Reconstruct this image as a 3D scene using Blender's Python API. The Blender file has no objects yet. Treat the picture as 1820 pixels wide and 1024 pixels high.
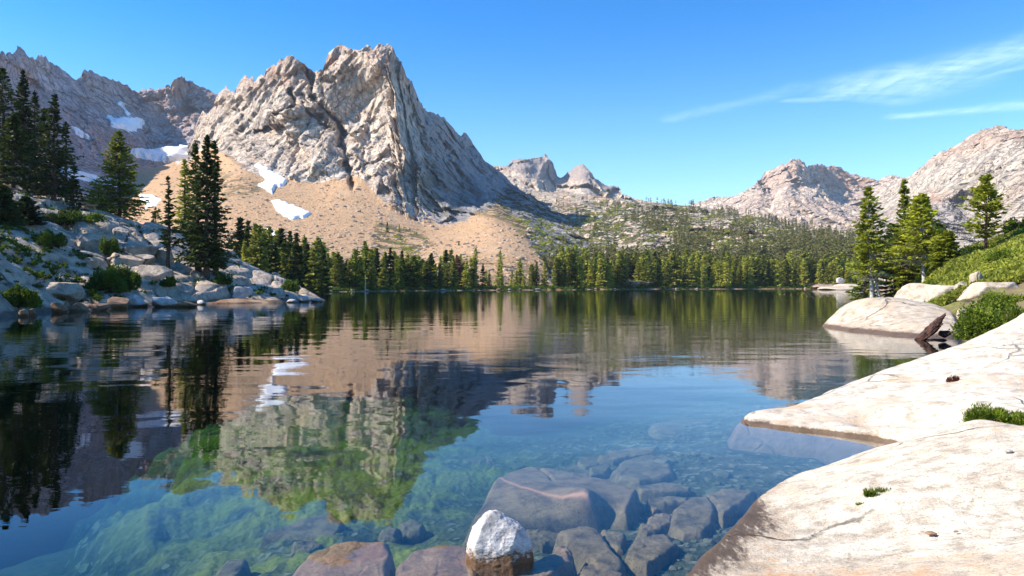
import bpy, math, random
import numpy as np
from mathutils import Vector

# ------------------------------------------------------------------ camera, sky, sun
S = bpy.context.scene
COL = S.collection
H0, F0, HZ = 1.7, 1213.0, 506.0          # eye height, focal length in photo pixels, horizon row
cam = bpy.data.cameras.new("camera")
camo = bpy.data.objects.new("camera", cam)
COL.objects.link(camo)
cam.sensor_width = 36.0
cam.lens = 36.0 * F0 / 1820.0
cam.clip_start = 0.05
cam.clip_end = 20000
camo.location = (0, 0, H0)
camo.rotation_euler = (math.radians(90) - math.atan((512 - HZ) / F0), 0, 0)
S.camera = camo

SUN_EL = math.radians(39)
SUN_AZ = math.radians(-92)               # from +Y, clockwise positive; the sun stands to the left
sv = Vector((math.sin(SUN_AZ) * math.cos(SUN_EL), math.cos(SUN_AZ) * math.cos(SUN_EL), math.sin(SUN_EL)))
sl = bpy.data.lights.new("sun", 'SUN')
sl.energy = 4.6
sl.angle = math.radians(0.5)
sl.color = (1.0, 0.93, 0.82)
so = bpy.data.objects.new("sun", sl)
COL.objects.link(so)
so.rotation_euler = (-sv).to_track_quat('-Z', 'Y').to_euler()
so.location = (-50, 0, 100)

S.view_settings.view_transform = 'Standard'
S.view_settings.look = 'None'
S.view_settings.exposure = 1.05
S.view_settings.gamma = 1.0
S.render.engine = 'CYCLES'
S.cycles.use_denoising = True
S.cycles.max_bounces = 8
S.cycles.transparent_max_bounces = 12
S.cycles.caustics_reflective = False
S.cycles.caustics_refractive = False


class N:
    """small helper for node trees"""
    def __init__(s, nt):
        s.t = nt
        nt.nodes.clear()

    def n(s, typ, **kw):
        nd = s.t.nodes.new(typ)
        for k, v in kw.items():
            setattr(nd, k, v)
        return nd

    def put(s, sock, v):
        if isinstance(v, (int, float)):
            if sock.type in ('RGBA',):
                sock.default_value = (v, v, v, 1)
            elif sock.type == 'VECTOR':
                sock.default_value = (v, v, v)
            else:
                sock.default_value = v
        elif isinstance(v, (tuple, list)):
            if sock.type == 'RGBA':
                sock.default_value = tuple(v[:3]) + (1,)
            else:
                sock.default_value = tuple(v)
        else:
            s.t.links.new(v, sock)

    def m(s, op, a, b=0.0, c=0.0, clamp=False):
        nd = s.n('ShaderNodeMath', operation=op, use_clamp=clamp)
        s.put(nd.inputs[0], a); s.put(nd.inputs[1], b); s.put(nd.inputs[2], c)
        return nd.outputs[0]

    def vm(s, op, a, b=(0, 0, 0), out=0):
        nd = s.n('ShaderNodeVectorMath', operation=op)
        s.put(nd.inputs[0], a); s.put(nd.inputs[1], b)
        return nd.outputs[out]

    def mix(s, f, a, b, mode='MIX'):
        nd = s.n('ShaderNodeMix', data_type='RGBA', blend_type=mode)
        s.put(nd.inputs[0], f); s.put(nd.inputs[6], a); s.put(nd.inputs[7], b)
        return nd.outputs[2]

    def noise(s, vec, scale, detail=5, rough=0.55, dist=0.0):
        nd = s.n('ShaderNodeTexNoise')
        s.put(nd.inputs['Vector'], vec)
        s.put(nd.inputs['Scale'], scale); s.put(nd.inputs['Detail'], detail)
        s.put(nd.inputs['Roughness'], rough); s.put(nd.inputs['Distortion'], dist)
        return nd.outputs['Fac']

    def vor(s, vec, scale, feature='F1', out='Distance'):
        nd = s.n('ShaderNodeTexVoronoi', feature=feature)
        s.put(nd.inputs['Vector'], vec); s.put(nd.inputs['Scale'], scale)
        return nd.outputs[out]

    def map(s, vec, scale=(1, 1, 1), rot=(0, 0, 0)):
        nd = s.n('ShaderNodeMapping')
        s.put(nd.inputs['Vector'], vec)
        nd.inputs['Scale'].default_value = scale
        nd.inputs['Rotation'].default_value = rot
        return nd.outputs[0]

    def ss(s, v, a, b):
        nd = s.n('ShaderNodeMapRange', interpolation_type='SMOOTHSTEP')
        s.put(nd.inputs[0], v); s.put(nd.inputs[1], a); s.put(nd.inputs[2], b)
        return nd.outputs[0]

    def pos(s):
        return s.n('ShaderNodeTexCoord').outputs['Object']

    def wpos(s):
        return s.n('ShaderNodeNewGeometry').outputs['Position']

    def attr(s, name):
        return s.n('ShaderNodeAttribute', attribute_name=name).outputs['Fac']

    def bump(s, h, dist, strength=1.0, nrm=None):
        nd = s.n('ShaderNodeBump')
        s.put(nd.inputs['Height'], h)
        nd.inputs['Distance'].default_value = dist
        nd.inputs['Strength'].default_value = strength
        if nrm is not None:
            s.t.links.new(nrm, nd.inputs['Normal'])
        return nd.outputs[0]

    def bsdf(s, col, rough=0.8, nrm=None, spec=0.3, trans=None):
        nd = s.n('ShaderNodeBsdfPrincipled')
        s.put(nd.inputs['Base Color'], col)
        s.put(nd.inputs['Roughness'], rough)
        s.put(nd.inputs['Specular IOR Level'], spec)
        if nrm is not None:
            s.t.links.new(nrm, nd.inputs['Normal'])
        out = s.n('ShaderNodeOutputMaterial')
        if trans:
            tr = s.n('ShaderNodeBsdfTranslucent')
            s.put(tr.inputs['Color'], trans[1])
            mx = s.n('ShaderNodeMixShader')
            mx.inputs[0].default_value = trans[0]
            s.t.links.new(nd.outputs[0], mx.inputs[1]); s.t.links.new(tr.outputs[0], mx.inputs[2])
            s.t.links.new(mx.outputs[0], out.inputs['Surface'])
        else:
            s.t.links.new(nd.outputs[0], out.inputs['Surface'])
        return nd


# world: Nishita sky with cirrus in the cloud layer's own plane coordinates
W = bpy.data.worlds.new("World")
S.world = W
W.use_nodes = True
w = N(W.node_tree)
sky = w.n('ShaderNodeTexSky', sky_type='NISHITA')
sky.sun_disc = False
sky.sun_elevation = SUN_EL
sky.sun_rotation = SUN_AZ
sky.altitude = 2200
sky.air_density = 1.0
sky.dust_density = 0.8
sky.ozone_density = 3.0
hs = w.n('ShaderNodeHueSaturation')
hs.inputs['Hue'].default_value = 0.487
hs.inputs['Saturation'].default_value = 1.75
hs.inputs['Value'].default_value = 0.97
w.put(hs.inputs['Color'], sky.outputs[0])
d = w.n('ShaderNodeTexCoord').outputs['Generated']
sep = w.n('ShaderNodeSeparateXYZ'); w.put(sep.inputs[0], d)
dz = w.m('MAXIMUM', sep.outputs[2], 0.02)
cu = w.m('DIVIDE', sep.outputs[0], dz)
cv = w.m('DIVIDE', sep.outputs[1], dz)
cmb = w.n('ShaderNodeCombineXYZ'); w.put(cmb.inputs[0], cu); w.put(cmb.inputs[1], cv)
uv = cmb.outputs[0]


def cloud_uv(px, py):
    e = HZ - py
    return ((px - 910) / e, F0 / e)


def streak(p0, p1, w0, w1, dens):
    a = cloud_uv(*p0); b = cloud_uv(*p1)
    ab = (b[0] - a[0], b[1] - a[1]); L2 = ab[0] ** 2 + ab[1] ** 2
    rel = w.vm('SUBTRACT', wuv, (a[0], a[1], 0))
    t = w.m('DIVIDE', w.vm('DOT_PRODUCT', rel, (ab[0], ab[1], 0), out=1), L2, clamp=True)
    sc = w.n('ShaderNodeVectorMath', operation='SCALE')
    sc.inputs[0].default_value = (ab[0], ab[1], 0); w.put(sc.inputs['Scale'], t)
    dist = w.vm('LENGTH', w.vm('SUBTRACT', rel, sc.outputs[0]), out=1)
    wd = w.m('ADD', w.m('MULTIPLY', t, w1 - w0), w0)
    q = w.m('DIVIDE', dist, wd)
    return w.m('MULTIPLY', w.ss(q, 1.15, 0.0), dens)


wob = w.n('ShaderNodeTexNoise'); w.put(wob.inputs['Vector'], uv); wob.inputs['Scale'].default_value = 2.2
wuv = w.vm('ADD', uv, w.vm('MULTIPLY', w.vm('SUBTRACT', wob.outputs['Color'], (0.5, 0.5, 0.5)), (0.22, 0.22, 0)))
cl = None
for a in [((1190, 212), (1420, 158), 0.10, 0.13, 0.30), ((1400, 178), (1600, 180), 0.06, 0.16, 0.45),
          ((1560, 150), (1860, 75), 0.34, 0.26, 1.0), ((1480, 172), (1640, 150), 0.10, 0.40, 0.75),
          ((1600, 205), (1900, 180), 0.10, 0.24, 0.7), ((1690, 150), (1900, 100), 0.03, 0.10, 0.55)]:
    q = streak(*a)
    cl = q if cl is None else w.m('MAXIMUM', cl, q)
fine = w.noise(w.map(uv, (7, 2.2, 1), (0, 0, math.radians(38))), 2.0, 7, 0.65, 0.6)
fine2 = w.noise(w.map(uv, (2.2, 9, 1), (0, 0, math.radians(-20))), 2.0, 5, 0.6, 0.3)
cl = w.m('MULTIPLY', cl, w.ss(w.m('ADD', w.m('MULTIPLY', fine, 0.6), w.m('MULTIPLY', fine2, 0.4)), 0.20, 0.80))
cl = w.m('MULTIPLY', cl, 0.46)
hl = w.n('ShaderNodeHueSaturation'); hl.inputs['Hue'].default_value = 0.486
hl.inputs['Saturation'].default_value = 1.12; hl.inputs['Value'].default_value = 1.22
w.put(hl.inputs['Color'], sky.outputs[0])
zt_ = w.mix(1.0, hs.outputs[0], (0.10, 0.88, 1.14), 'MULTIPLY')
skb = w.mix(w.ss(sep.outputs[2], 0.02, 0.40), hl.outputs[0], zt_)
skc = w.mix(cl, skb, (6.6, 8.0, 9.6))
bg = w.n('ShaderNodeBackground'); w.put(bg.inputs[0], skc); bg.inputs[1].default_value = 0.125
wo = w.n('ShaderNodeOutputWorld'); W.node_tree.links.new(bg.outputs[0], wo.inputs[0])


# ------------------------------------------------------------------ numeric helpers
def P(px, py, D):
    return ((px - 910.0) / F0 * D, D, H0 - (py - HZ) / F0 * D)


def PZ(px, py, z=0.0):
    """the point of height z seen at a photo pixel (below the horizon for z < eye height)"""
    D = (H0 - z) * F0 / (py - HZ)
    return ((px - 910.0) / F0 * D, D, z)


def h3(ix, iy, iz, seed):
    n = (ix * 374761393 + iy * 668265263 + iz * 2147483647 + seed * 1274126177) & 0xFFFFFFFF
    n = ((n ^ (n >> 13)) * 1274126177) & 0xFFFFFFFF
    n = (n ^ (n >> 16)) & 0xFFFFFFFF
    n = ((n * 2246822519) & 0xFFFFFFFF) ^ (n >> 7)
    return (n & 0xFFFFFF) / float(0xFFFFFF)


def vnoise(x, y, z, seed=0):
    x = np.asarray(x, float); y = np.asarray(y, float) + 0 * x; z = np.asarray(z, float) + 0 * x
    ix = np.floor(x).astype(np.int64); iy = np.floor(y).astype(np.int64); iz = np.floor(z).astype(np.int64)
    fx = x - ix; fy = y - iy; fz = z - iz
    fx = fx ** 3 * (fx * (fx * 6 - 15) + 10); fy = fy ** 3 * (fy * (fy * 6 - 15) + 10); fz = fz ** 3 * (fz * (fz * 6 - 15) + 10)
    r = 0
    for a in (0, 1):
        for b in (0, 1):
            for c in (0, 1):
                wgt = (fx if a else 1 - fx) * (fy if b else 1 - fy) * (fz if c else 1 - fz)
                r = r + wgt * h3(ix + a, iy + b, iz + c, seed)
    return r * 2 - 1


def fbm(x, y, z, octv=5, seed=0, gain=0.5, ridged=False):
    r = 0; a = 1.0; s = 0
    for o in range(octv):
        n = vnoise(x + 17.3 * o, y + 9.1 * o, z + 5.7 * o, seed + o)
        if ridged:
            n = 1 - 2 * np.abs(n)
        r = r + a * n; s += a
        a *= gain; x = x * 2.03; y = y * 2.03; z = z * 2.03
    return r / s


def voro(x, y, seed=0):
    """2D cellular noise: returns F1, F2-F1 and the cell's random value"""
    ix = np.floor(x).astype(np.int64); iy = np.floor(y).astype(np.int64)
    f1 = np.full(x.shape, 9.0); f2 = np.full(x.shape, 9.0); cid = np.zeros(x.shape)
    for a in (-1, 0, 1):
        for b in (-1, 0, 1):
            cx = ix + a; cy = iy + b
            jx = cx + h3(cx, cy, cx * 0, seed); jy = cy + h3(cx, cy, cx * 0 + 1, seed)
            dd = np.hypot(x - jx, y - jy)
            near = dd < f1
            f2 = np.where(near, f1, np.minimum(f2, dd))
            cid = np.where(near, h3(cx, cy, cx * 0 + 2, seed), cid)
            f1 = np.where(near, dd, f1)
    return f1, f2 - f1, cid


def facet(x, y, seed=0):
    ix = np.floor(x).astype(np.int64); iy = np.floor(y).astype(np.int64)
    f1 = np.full(x.shape, 9.0); out = np.zeros(x.shape)
    for a in (-1, 0, 1):
        for b in (-1, 0, 1):
            cx = ix + a; cy = iy + b
            jx = cx + h3(cx, cy, cx * 0, seed); jy = cy + h3(cx, cy, cx * 0 + 1, seed)
            dx = x - jx; dy = y - jy; dd = dx * dx + dy * dy
            v = (h3(cx, cy, cx * 0 + 2, seed) - 0.5) * 2.4 * dx + (h3(cx, cy, cx * 0 + 3, seed) - 0.5) * 2.4 * dy + (h3(cx, cy, cx * 0 + 4, seed) - 0.5) * 0.8
            out = np.where(dd < f1, v, out); f1 = np.minimum(f1, dd)
    return out


class TPS:
    def __init__(s, pts, vals, lam=1e-3):
        p = np.array(pts, float); s.c = p.mean(0); s.k = p.std(0).max() + 1e-9
        p = (p - s.c) / s.k; s.p = p; n = len(p)
        K = s.phi(np.linalg.norm(p[:, None] - p[None], axis=2)) + lam * np.eye(n)
        Q = np.hstack([np.ones((n, 1)), p])
        A = np.zeros((n + 3, n + 3)); A[:n, :n] = K; A[:n, n:] = Q; A[n:, :n] = Q.T
        s.w = np.linalg.solve(A, np.concatenate([np.array(vals, float), np.zeros(3)]))

    def phi(s, r):
        return r * r * np.log(r + 1e-9)

    def __call__(s, x, y):
        sh = np.shape(x)
        q = (np.stack([np.ravel(x), np.ravel(y)], 1) - s.c) / s.k
        out = np.empty(len(q))
        for i in range(0, len(q), 40000):
            b = q[i:i + 40000]
            r = np.linalg.norm(b[:, None] - s.p[None], axis=2)
            out[i:i + 40000] = s.phi(r) @ s.w[:-3] + s.w[-3] + b @ s.w[-2:]
        return out.reshape(sh)


def sdist(x, y, poly):
    """signed distance to a polygon, positive inside"""
    P_ = np.array(poly, float)[:, :2]; sh = np.shape(x); x = np.ravel(x).astype(float); y = np.ravel(y).astype(float)
    d2 = np.full(x.shape, 1e18); ins = np.zeros(x.shape, bool)
    for i in range(len(P_)):
        a = P_[i]; b = P_[(i + 1) % len(P_)]
        e = b - a; wx = x - a[0]; wy = y - a[1]
        t = np.clip((wx * e[0] + wy * e[1]) / (e @ e + 1e-12), 0, 1)
        d2 = np.minimum(d2, (wx - e[0] * t) ** 2 + (wy - e[1] * t) ** 2)
        c = (a[1] > y) != (b[1] > y)
        with np.errstate(divide='ignore', invalid='ignore'):
            xi = a[0] + (y - a[1]) / (b[1] - a[1] + 1e-30) * e[0]
        ins ^= c & (x < xi)
    return (np.sqrt(d2) * np.where(ins, 1, -1)).reshape(sh)


def ldist(x, y, line):
    P_ = np.array(line, float); d2 = np.full(np.shape(x), 1e18)
    for a, b in zip(P_[:-1], P_[1:]):
        e = b - a; wx = x - a[0]; wy = y - a[1]
        t = np.clip((wx * e[0] + wy * e[1]) / (e @ e + 1e-12), 0, 1)
        d2 = np.minimum(d2, (wx - e[0] * t) ** 2 + (wy - e[1] * t) ** 2)
    return np.sqrt(d2)


def sstep(v, a, b):
    t = np.clip((v - a) / (b - a), 0, 1)
    return t * t * (3 - 2 * t)


def gfaces(nr, nc):
    i = np.arange(nr - 1)[:, None] * nc + np.arange(nc - 1)[None]
    i = i.ravel()
    return np.stack([i, i + 1, i + nc + 1, i + nc], 1)


def mk(name, V, F, mats, parent=None, smooth=True, attrs=None, midx=None, compact=False):
    V = np.asarray(V, np.float32).reshape(-1, 3)
    if not isinstance(F, list):
        F = [F]
    if compact:
        used = np.zeros(len(V), bool)
        for f in F:
            used[f.ravel()] = True
        remap = np.cumsum(used) - 1
        V = V[used]; F = [remap[f] for f in F]
        if attrs:
            attrs = {k: np.asarray(v).ravel()[used] for k, v in attrs.items()}
    me = bpy.data.meshes.new(name)
    me.vertices.add(len(V)); me.vertices.foreach_set('co', V.ravel())
    F = [np.asarray(f, np.int32) for f in F if len(f)]
    nl = sum(f.size for f in F); npoly = sum(len(f) for f in F)
    me.loops.add(nl); me.loops.foreach_set('vertex_index', np.concatenate([f.ravel() for f in F]))
    tot = np.concatenate([np.full(len(f), f.shape[1]) for f in F])
    me.polygons.add(npoly)
    me.polygons.foreach_set('loop_start', np.concatenate([[0], np.cumsum(tot)[:-1]]).astype(np.int32))
    if midx is not None:
        me.polygons.foreach_set('material_index', np.asarray(midx, np.int32))
    if attrs:
        for k, v in attrs.items():
            at = me.attributes.new(k, 'FLOAT', 'POINT')
            at.data.foreach_set('value', np.asarray(v, np.float32).ravel())
    me.update(calc_edges=True)
    me.polygons.foreach_set('use_smooth', np.full(npoly, smooth))
    for m_ in (mats if isinstance(mats, (list, tuple)) else [mats]):
        me.materials.append(m_)
    o = bpy.data.objects.new(name, me)
    COL.objects.link(o)
    if parent:
        o.parent = parent
    return o


def tag(o, label=None, cat=None, group=None, kind=None):
    if label: o['label'] = label
    if cat: o['category'] = cat
    if group: o['group'] = group
    if kind: o['kind'] = kind
    return o


def empty(name, loc, rz=0.0):
    o = bpy.data.objects.new(name, None)
    o.empty_display_size = 0.3
    COL.objects.link(o)
    o.location = loc
    o.rotation_euler = (0, 0, rz)
    return o


def copy_tree(root, loc, rz, sc=1.0):
    r = root.copy(); COL.objects.link(r)
    r.location = loc; r.rotation_euler = (root.rotation_euler[0], root.rotation_euler[1], rz)
    r.scale = (sc, sc, sc) if not isinstance(sc, tuple) else sc
    for ch in root.children:
        c = ch.copy(); COL.objects.link(c); c.parent = r
    return r


def mat(name):
    m_ = bpy.data.materials.new(name)
    m_.use_nodes = True
    return m_, N(m_.node_tree)


# ------------------------------------------------------------------ materials
def mountain_mat(name, light, dark, tint, talus=(0.50, 0.33, 0.19), ts=1.0, rot=(0, 0.5, 0), bumpd=1.0):
    m_, n = mat(name)
    p = n.pos()
    big = n.noise(p, 0.012 * ts, 4)
    st = n.noise(n.map(p, (0.05 * ts, 0.05 * ts, 0.016 * ts), rot), 1.0, 9, 0.62, 0.6)
    finen = n.noise(p, 0.16 * ts, 9, 0.68)
    spk = n.noise(p, 0.55 * ts, 3, 0.7)
    c = n.mix(n.ss(st, 0.32, 0.66), dark, light)
    c = n.mix(n.m('MULTIPLY', n.ss(big, 0.45, 0.7), 0.6), c, tint)
    c = n.mix(n.m('MULTIPLY', n.ss(finen, 0.56, 0.36), 0.55), c, tuple(v * 0.42 for v in dark))
    c = n.mix(n.m('MULTIPLY', n.ss(spk, 0.55, 0.7), 0.3), c, tuple(min(1, v * 1.25) for v in light))
    wv = n.n('ShaderNodeTexNoise'); n.put(wv.inputs['Vector'], p); wv.inputs['Scale'].default_value = 0.03 * ts; wv.inputs['Detail'].default_value = 6
    pw = n.vm('ADD', p, n.vm('MULTIPLY', wv.outputs['Color'], (26 / ts, 26 / ts, 26 / ts)))
    j1 = n.vor(n.map(pw, (0.045 * ts, 0.030 * ts, 0.017 * ts), rot), 1.0, 'DISTANCE_TO_EDGE')
    j2 = n.vor(n.map(pw, (0.13 * ts, 0.09 * ts, 0.055 * ts), (rot[0], -rot[1], 0.3)), 1.0, 'DISTANCE_TO_EDGE')
    jm = n.ss(n.noise(p, 0.022 * ts, 3), 0.40, 0.60)
    jj = n.m('MAXIMUM', n.m('MULTIPLY', n.ss(j1, 0.055, 0.008), jm), n.m('MULTIPLY', n.ss(j2, 0.07, 0.01), n.m('SUBTRACT', 1.0, n.m('MULTIPLY', jm, 0.6))))
    jj = n.m('MULTIPLY', jj, n.m('SUBTRACT', 1.0, n.attr('talus')))
    c = n.mix(n.m('MULTIPLY', jj, 0.62), c, tuple(v * 0.30 for v in dark))
    rs = n.attr('rust')
    c = n.mix(n.m('MULTIPLY', rs, n.ss(n.noise(p, 0.07 * ts, 6, 0.65), 0.3, 0.62)), c, (0.40, 0.22, 0.14))
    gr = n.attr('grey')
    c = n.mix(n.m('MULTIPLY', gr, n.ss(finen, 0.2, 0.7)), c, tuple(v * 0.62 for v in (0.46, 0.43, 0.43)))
    tn = n.noise(p, 0.9, 6, 0.75)
    tb = n.noise(p, 0.03, 4, 0.6)
    tc = n.mix(n.ss(tn, 0.38, 0.62), tuple(v * 0.55 for v in talus), tuple(v * 1.12 for v in talus))
    tc = n.mix(n.m('MULTIPLY', n.ss(tb, 0.5, 0.7), 0.4), tc, (0.56, 0.38, 0.24))
    c = n.mix(n.attr('talus'), c, tc)
    vg = n.m('MULTIPLY', n.attr('veg'), n.ss(n.noise(p, 0.085, 6, 0.62), 0.47, 0.53))
    vc = n.mix(n.noise(p, 0.6, 4, 0.7), (0.018, 0.028, 0.010), (0.10, 0.115, 0.035))
    c = n.mix(vg, c, vc)
    hgt = n.m('ADD', n.m('MULTIPLY', st, 0.6), n.m('MULTIPLY', finen, 0.5))
    hgt = n.m('ADD', hgt, n.m('MULTIPLY', spk, 0.14))
    hgt = n.m('ADD', hgt, n.m('MULTIPLY', vg, 0.3))
    hgt = n.m('SUBTRACT', hgt, n.m('MULTIPLY', jj, 0.30))
    nr = n.bump(hgt, 7.0 * bumpd / ts, 0.9)
    n.bsdf(c, 0.93, nr, 0.12)
    return m_


M_MAIN = mountain_mat('main_mountain_rock', (0.82, 0.67, 0.52), (0.44, 0.35, 0.28), (0.58, 0.42, 0.29), (0.60, 0.37, 0.20), 1.2, bumpd=0.7)
M_CIRQUE = mountain_mat('cirque_rock', (0.62, 0.54, 0.54), (0.28, 0.24, 0.255), (0.38, 0.29, 0.25), ts=0.8)
M_HILL = mountain_mat('hill_rock', (0.84, 0.69, 0.53), (0.42, 0.33, 0.25), (0.46, 0.31, 0.20), ts=1.3)
M_FAR = mountain_mat('far_peak_rock', (0.80, 0.62, 0.45), (0.42, 0.32, 0.26), (0.50, 0.36, 0.28), ts=0.55, rot=(0, 0.9, 0.2))
M_RIGHT = mountain_mat('right_peak_rock', (0.72, 0.60, 0.46), (0.32, 0.265, 0.22), (0.50, 0.36, 0.26), ts=0.8, rot=(0, 1.0, 0.0))


def granite_mat(name, light, dark, stain=(0.50, 0.28, 0.13), stain_amt=0.35, s=1.0, wet=None, spec=0.3, crack=0.5,
                bd=0.01, wetcol=(0.045, 0.030, 0.020), moss=None, rough=0.85, ragm=(15, 4.5, 1.0), ragk=1.9):
    m_, n = mat(name)
    p = n.wpos()
    big = n.noise(p, 0.9 * s, 5, 0.6, 0.4)
    med = n.noise(n.map(p, (1, 1, 1), (0.3, 0.2, 0.6)), 6 * s, 8, 0.7)
    strk = n.noise(n.map(p, (1.2, 9, 4), (0.1, 0.2, 0.7)), 3.5 * s, 6, 0.65, 0.5)
    spk = n.noise(p, 75 * s, 3, 0.7)
    c = n.mix(n.ss(med, 0.30, 0.62), dark, light)
    c = n.mix(n.m('MULTIPLY', n.ss(strk, 0.58, 0.38), 0.22), c, tuple(v * 0.75 for v in dark))
    c = n.mix(n.m('MULTIPLY', n.ss(spk, 0.53, 0.68), 0.75), c, tuple(v * 0.35 for v in dark))
    st = n.m('MULTIPLY', n.ss(big, 0.52, 0.66), n.ss(med, 0.40, 0.60))
    c = n.mix(n.m('MULTIPLY', st, stain_amt), c, stain)
    vd = n.n('ShaderNodeTexNoise'); n.put(vd.inputs['Vector'], p); vd.inputs['Scale'].default_value = 1.3 * s
    vd.inputs['Detail'].default_value = 5
    cv_ = n.vm('ADD', p, n.vm('MULTIPLY', vd.outputs['Color'], (0.9 / s, 0.9 / s, 0.9 / s)))
    ed = n.vor(cv_, 0.55 * s, 'DISTANCE_TO_EDGE')
    ck = n.m('MULTIPLY', n.ss(ed, 0.016, 0.002), n.ss(n.noise(p, 0.8 * s, 3), 0.46, 0.58))
    c = n.mix(n.m('MULTIPLY', ck, crack), c, (0.06, 0.045, 0.03))
    if moss:
        mo = n.m('MULTIPLY', n.ss(n.noise(p, moss[0], 6, 0.65), moss[1], moss[1] + 0.07), moss[3])
        c = n.mix(mo, c, moss[2])
    rg = rough
    if wet is not None:
        z = n.n('ShaderNodeSeparateXYZ'); n.put(z.inputs[0], p)
        rag = n.noise(n.map(p, ragm, (0, 0, 0.9)), 1.6, 6, 0.75)
        edge = n.m('ADD', z.outputs[2], n.m('MULTIPLY', n.m('SUBTRACT', rag, 0.5), wet * ragk))
        wf = n.ss(edge, wet * 1.25, wet * 0.8)
        wc = n.mix(n.ss(med, 0.3, 0.7), wetcol, tuple(v * 2.8 for v in wetcol))
        c = n.mix(wf, c, wc)
        c = n.mix(n.m('MULTIPLY', n.ss(n.m('SUBTRACT', edge, wet * 1.5), wet * 0.5, -wet * 0.2), 0.30), c,
                  n.mix(0.5, wetcol, (0.42, 0.24, 0.10)), 'MIX')
        rg = n.m('SUBTRACT', rough, n.m('MULTIPLY', wf, 0.35))
    pit = n.ss(n.vor(p, 24 * s), 0.16, 0.05)
    pit = n.m('MULTIPLY', pit, n.ss(n.noise(p, 2.5 * s, 3), 0.50, 0.62))
    c = n.mix(n.m('MULTIPLY', pit, 0.55), c, tuple(v * 0.3 for v in dark))
    hgt = n.m('ADD', n.m('MULTIPLY', med, 1.0), n.m('MULTIPLY', spk, 0.10))
    hgt = n.m('ADD', hgt, n.m('MULTIPLY', strk, 0.3))
    hgt = n.m('SUBTRACT', hgt, n.m('MULTIPLY', ck, 0.8 * crack))
    n.bsdf(c, rg, n.bump(hgt, bd * 3.0 / s, 0.9), spec)
    return m_


M_SLAB = granite_mat('pale_shore_granite', (0.76, 0.66, 0.52), (0.36, 0.285, 0.205), stain_amt=0.9, wet=0.032, crack=0.9, wetcol=(0.030, 0.022, 0.017), bd=0.014)
M_BOULD = granite_mat('pale_boulder_granite', (0.62, 0.52, 0.40), (0.32, 0.24, 0.165), s=0.5, stain_amt=0.5, wet=0.10, crack=0.7)
M_HEAD = granite_mat('headland_granite', (0.60, 0.48, 0.37), (0.25, 0.19, 0.145), s=0.16, stain_amt=0.25, wet=0.25, crack=1.0,
                     moss=(0.35, 0.60, (0.035, 0.042, 0.014), 0.9), bd=0.02)
M_SHORE = granite_mat('grey_shore_rock', (0.54, 0.44, 0.36), (0.24, 0.185, 0.15), s=0.35, stain_amt=0.3, wet=0.14, crack=0.6)
M_SHOREL = granite_mat('pale_shore_rock', (0.60, 0.54, 0.50), (0.34, 0.30, 0.29), s=0.35, stain_amt=0.15, wet=0.12, crack=0.4)
M_SHOREB = granite_mat('brown_shore_rock', (0.34, 0.20, 0.12), (0.13, 0.08, 0.055), s=0.35, stain_amt=0.8, wet=0.14, crack=0.5)
M_WHITE = granite_mat('white_wet_rock', (0.72, 0.67, 0.62), (0.38, 0.34, 0.31), s=1.6, stain_amt=0.1, wet=0.05, crack=0.6, bd=0.012,
                      wetcol=(0.065, 0.032, 0.016), ragm=(10, 10, 16), ragk=5.0)
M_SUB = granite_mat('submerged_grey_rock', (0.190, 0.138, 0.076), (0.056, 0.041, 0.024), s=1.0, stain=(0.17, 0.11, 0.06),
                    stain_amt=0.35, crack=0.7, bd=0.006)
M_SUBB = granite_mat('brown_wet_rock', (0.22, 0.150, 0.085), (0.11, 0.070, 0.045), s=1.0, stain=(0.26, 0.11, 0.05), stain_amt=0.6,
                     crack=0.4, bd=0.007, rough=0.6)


def simple_noise_mat(name, c1, c2, scale, c3=None, bd=0.05, rough=0.9, lo=0.35, hi=0.65, world=True):
    m_, n = mat(name)
    p = n.wpos() if world else n.pos()
    a = n.noise(p, scale, 7, 0.65)
    c = n.mix(n.ss(a, lo, hi), c1, c2)
    if c3:
        c = n.mix(n.ss(n.noise(p, scale * 0.13, 4), 0.5, 0.62), c, c3)
    n.bsdf(c, rough, n.bump(n.noise(p, scale * 2, 6, 0.7), bd), 0.2)
    return m_


# ground: dry soil on land, green-brown gravel on the lake bed
M_GROUND, n = mat('ground_soil')
p = n.wpos()
z_ = n.n('ShaderNodeSeparateXYZ'); n.put(z_.inputs[0], p)
a = n.noise(p, 1.5, 8, 0.7)
soil = n.mix(n.ss(a, 0.35, 0.65), (0.06, 0.045, 0.025), (0.19, 0.135, 0.075))
soil = n.mix(n.ss(n.noise(p, 0.12, 5, 0.6), 0.44, 0.6), soil, (0.075, 0.085, 0.025))
shore = n.mix(n.ss(n.noise(p, 0.5, 5), 0.35, 0.6), (0.22, 0.10, 0.045), (0.36, 0.24, 0.15))
soil = n.mix(n.ss(z_.outputs[2], 0.7, 0.35), soil, shore)
g1 = n.noise(p, 4.0, 8, 0.75)
g2 = n.vor(p, 16, 'F1', 'Color')
gs = n.n('ShaderNodeSeparateColor'); n.put(gs.inputs[0], g2)
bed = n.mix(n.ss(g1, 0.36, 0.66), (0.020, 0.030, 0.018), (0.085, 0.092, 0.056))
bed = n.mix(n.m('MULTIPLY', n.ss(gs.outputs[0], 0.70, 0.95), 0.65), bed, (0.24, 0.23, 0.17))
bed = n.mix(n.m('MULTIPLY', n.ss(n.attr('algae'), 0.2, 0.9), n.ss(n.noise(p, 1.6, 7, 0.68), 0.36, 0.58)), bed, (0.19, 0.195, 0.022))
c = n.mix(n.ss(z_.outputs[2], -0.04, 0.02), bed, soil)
n.bsdf(c, 0.9, n.bump(n.m('ADD', g1, n.m('MULTIPLY', n.vor(p, 16), 0.4)), 0.06), 0.2)


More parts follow.
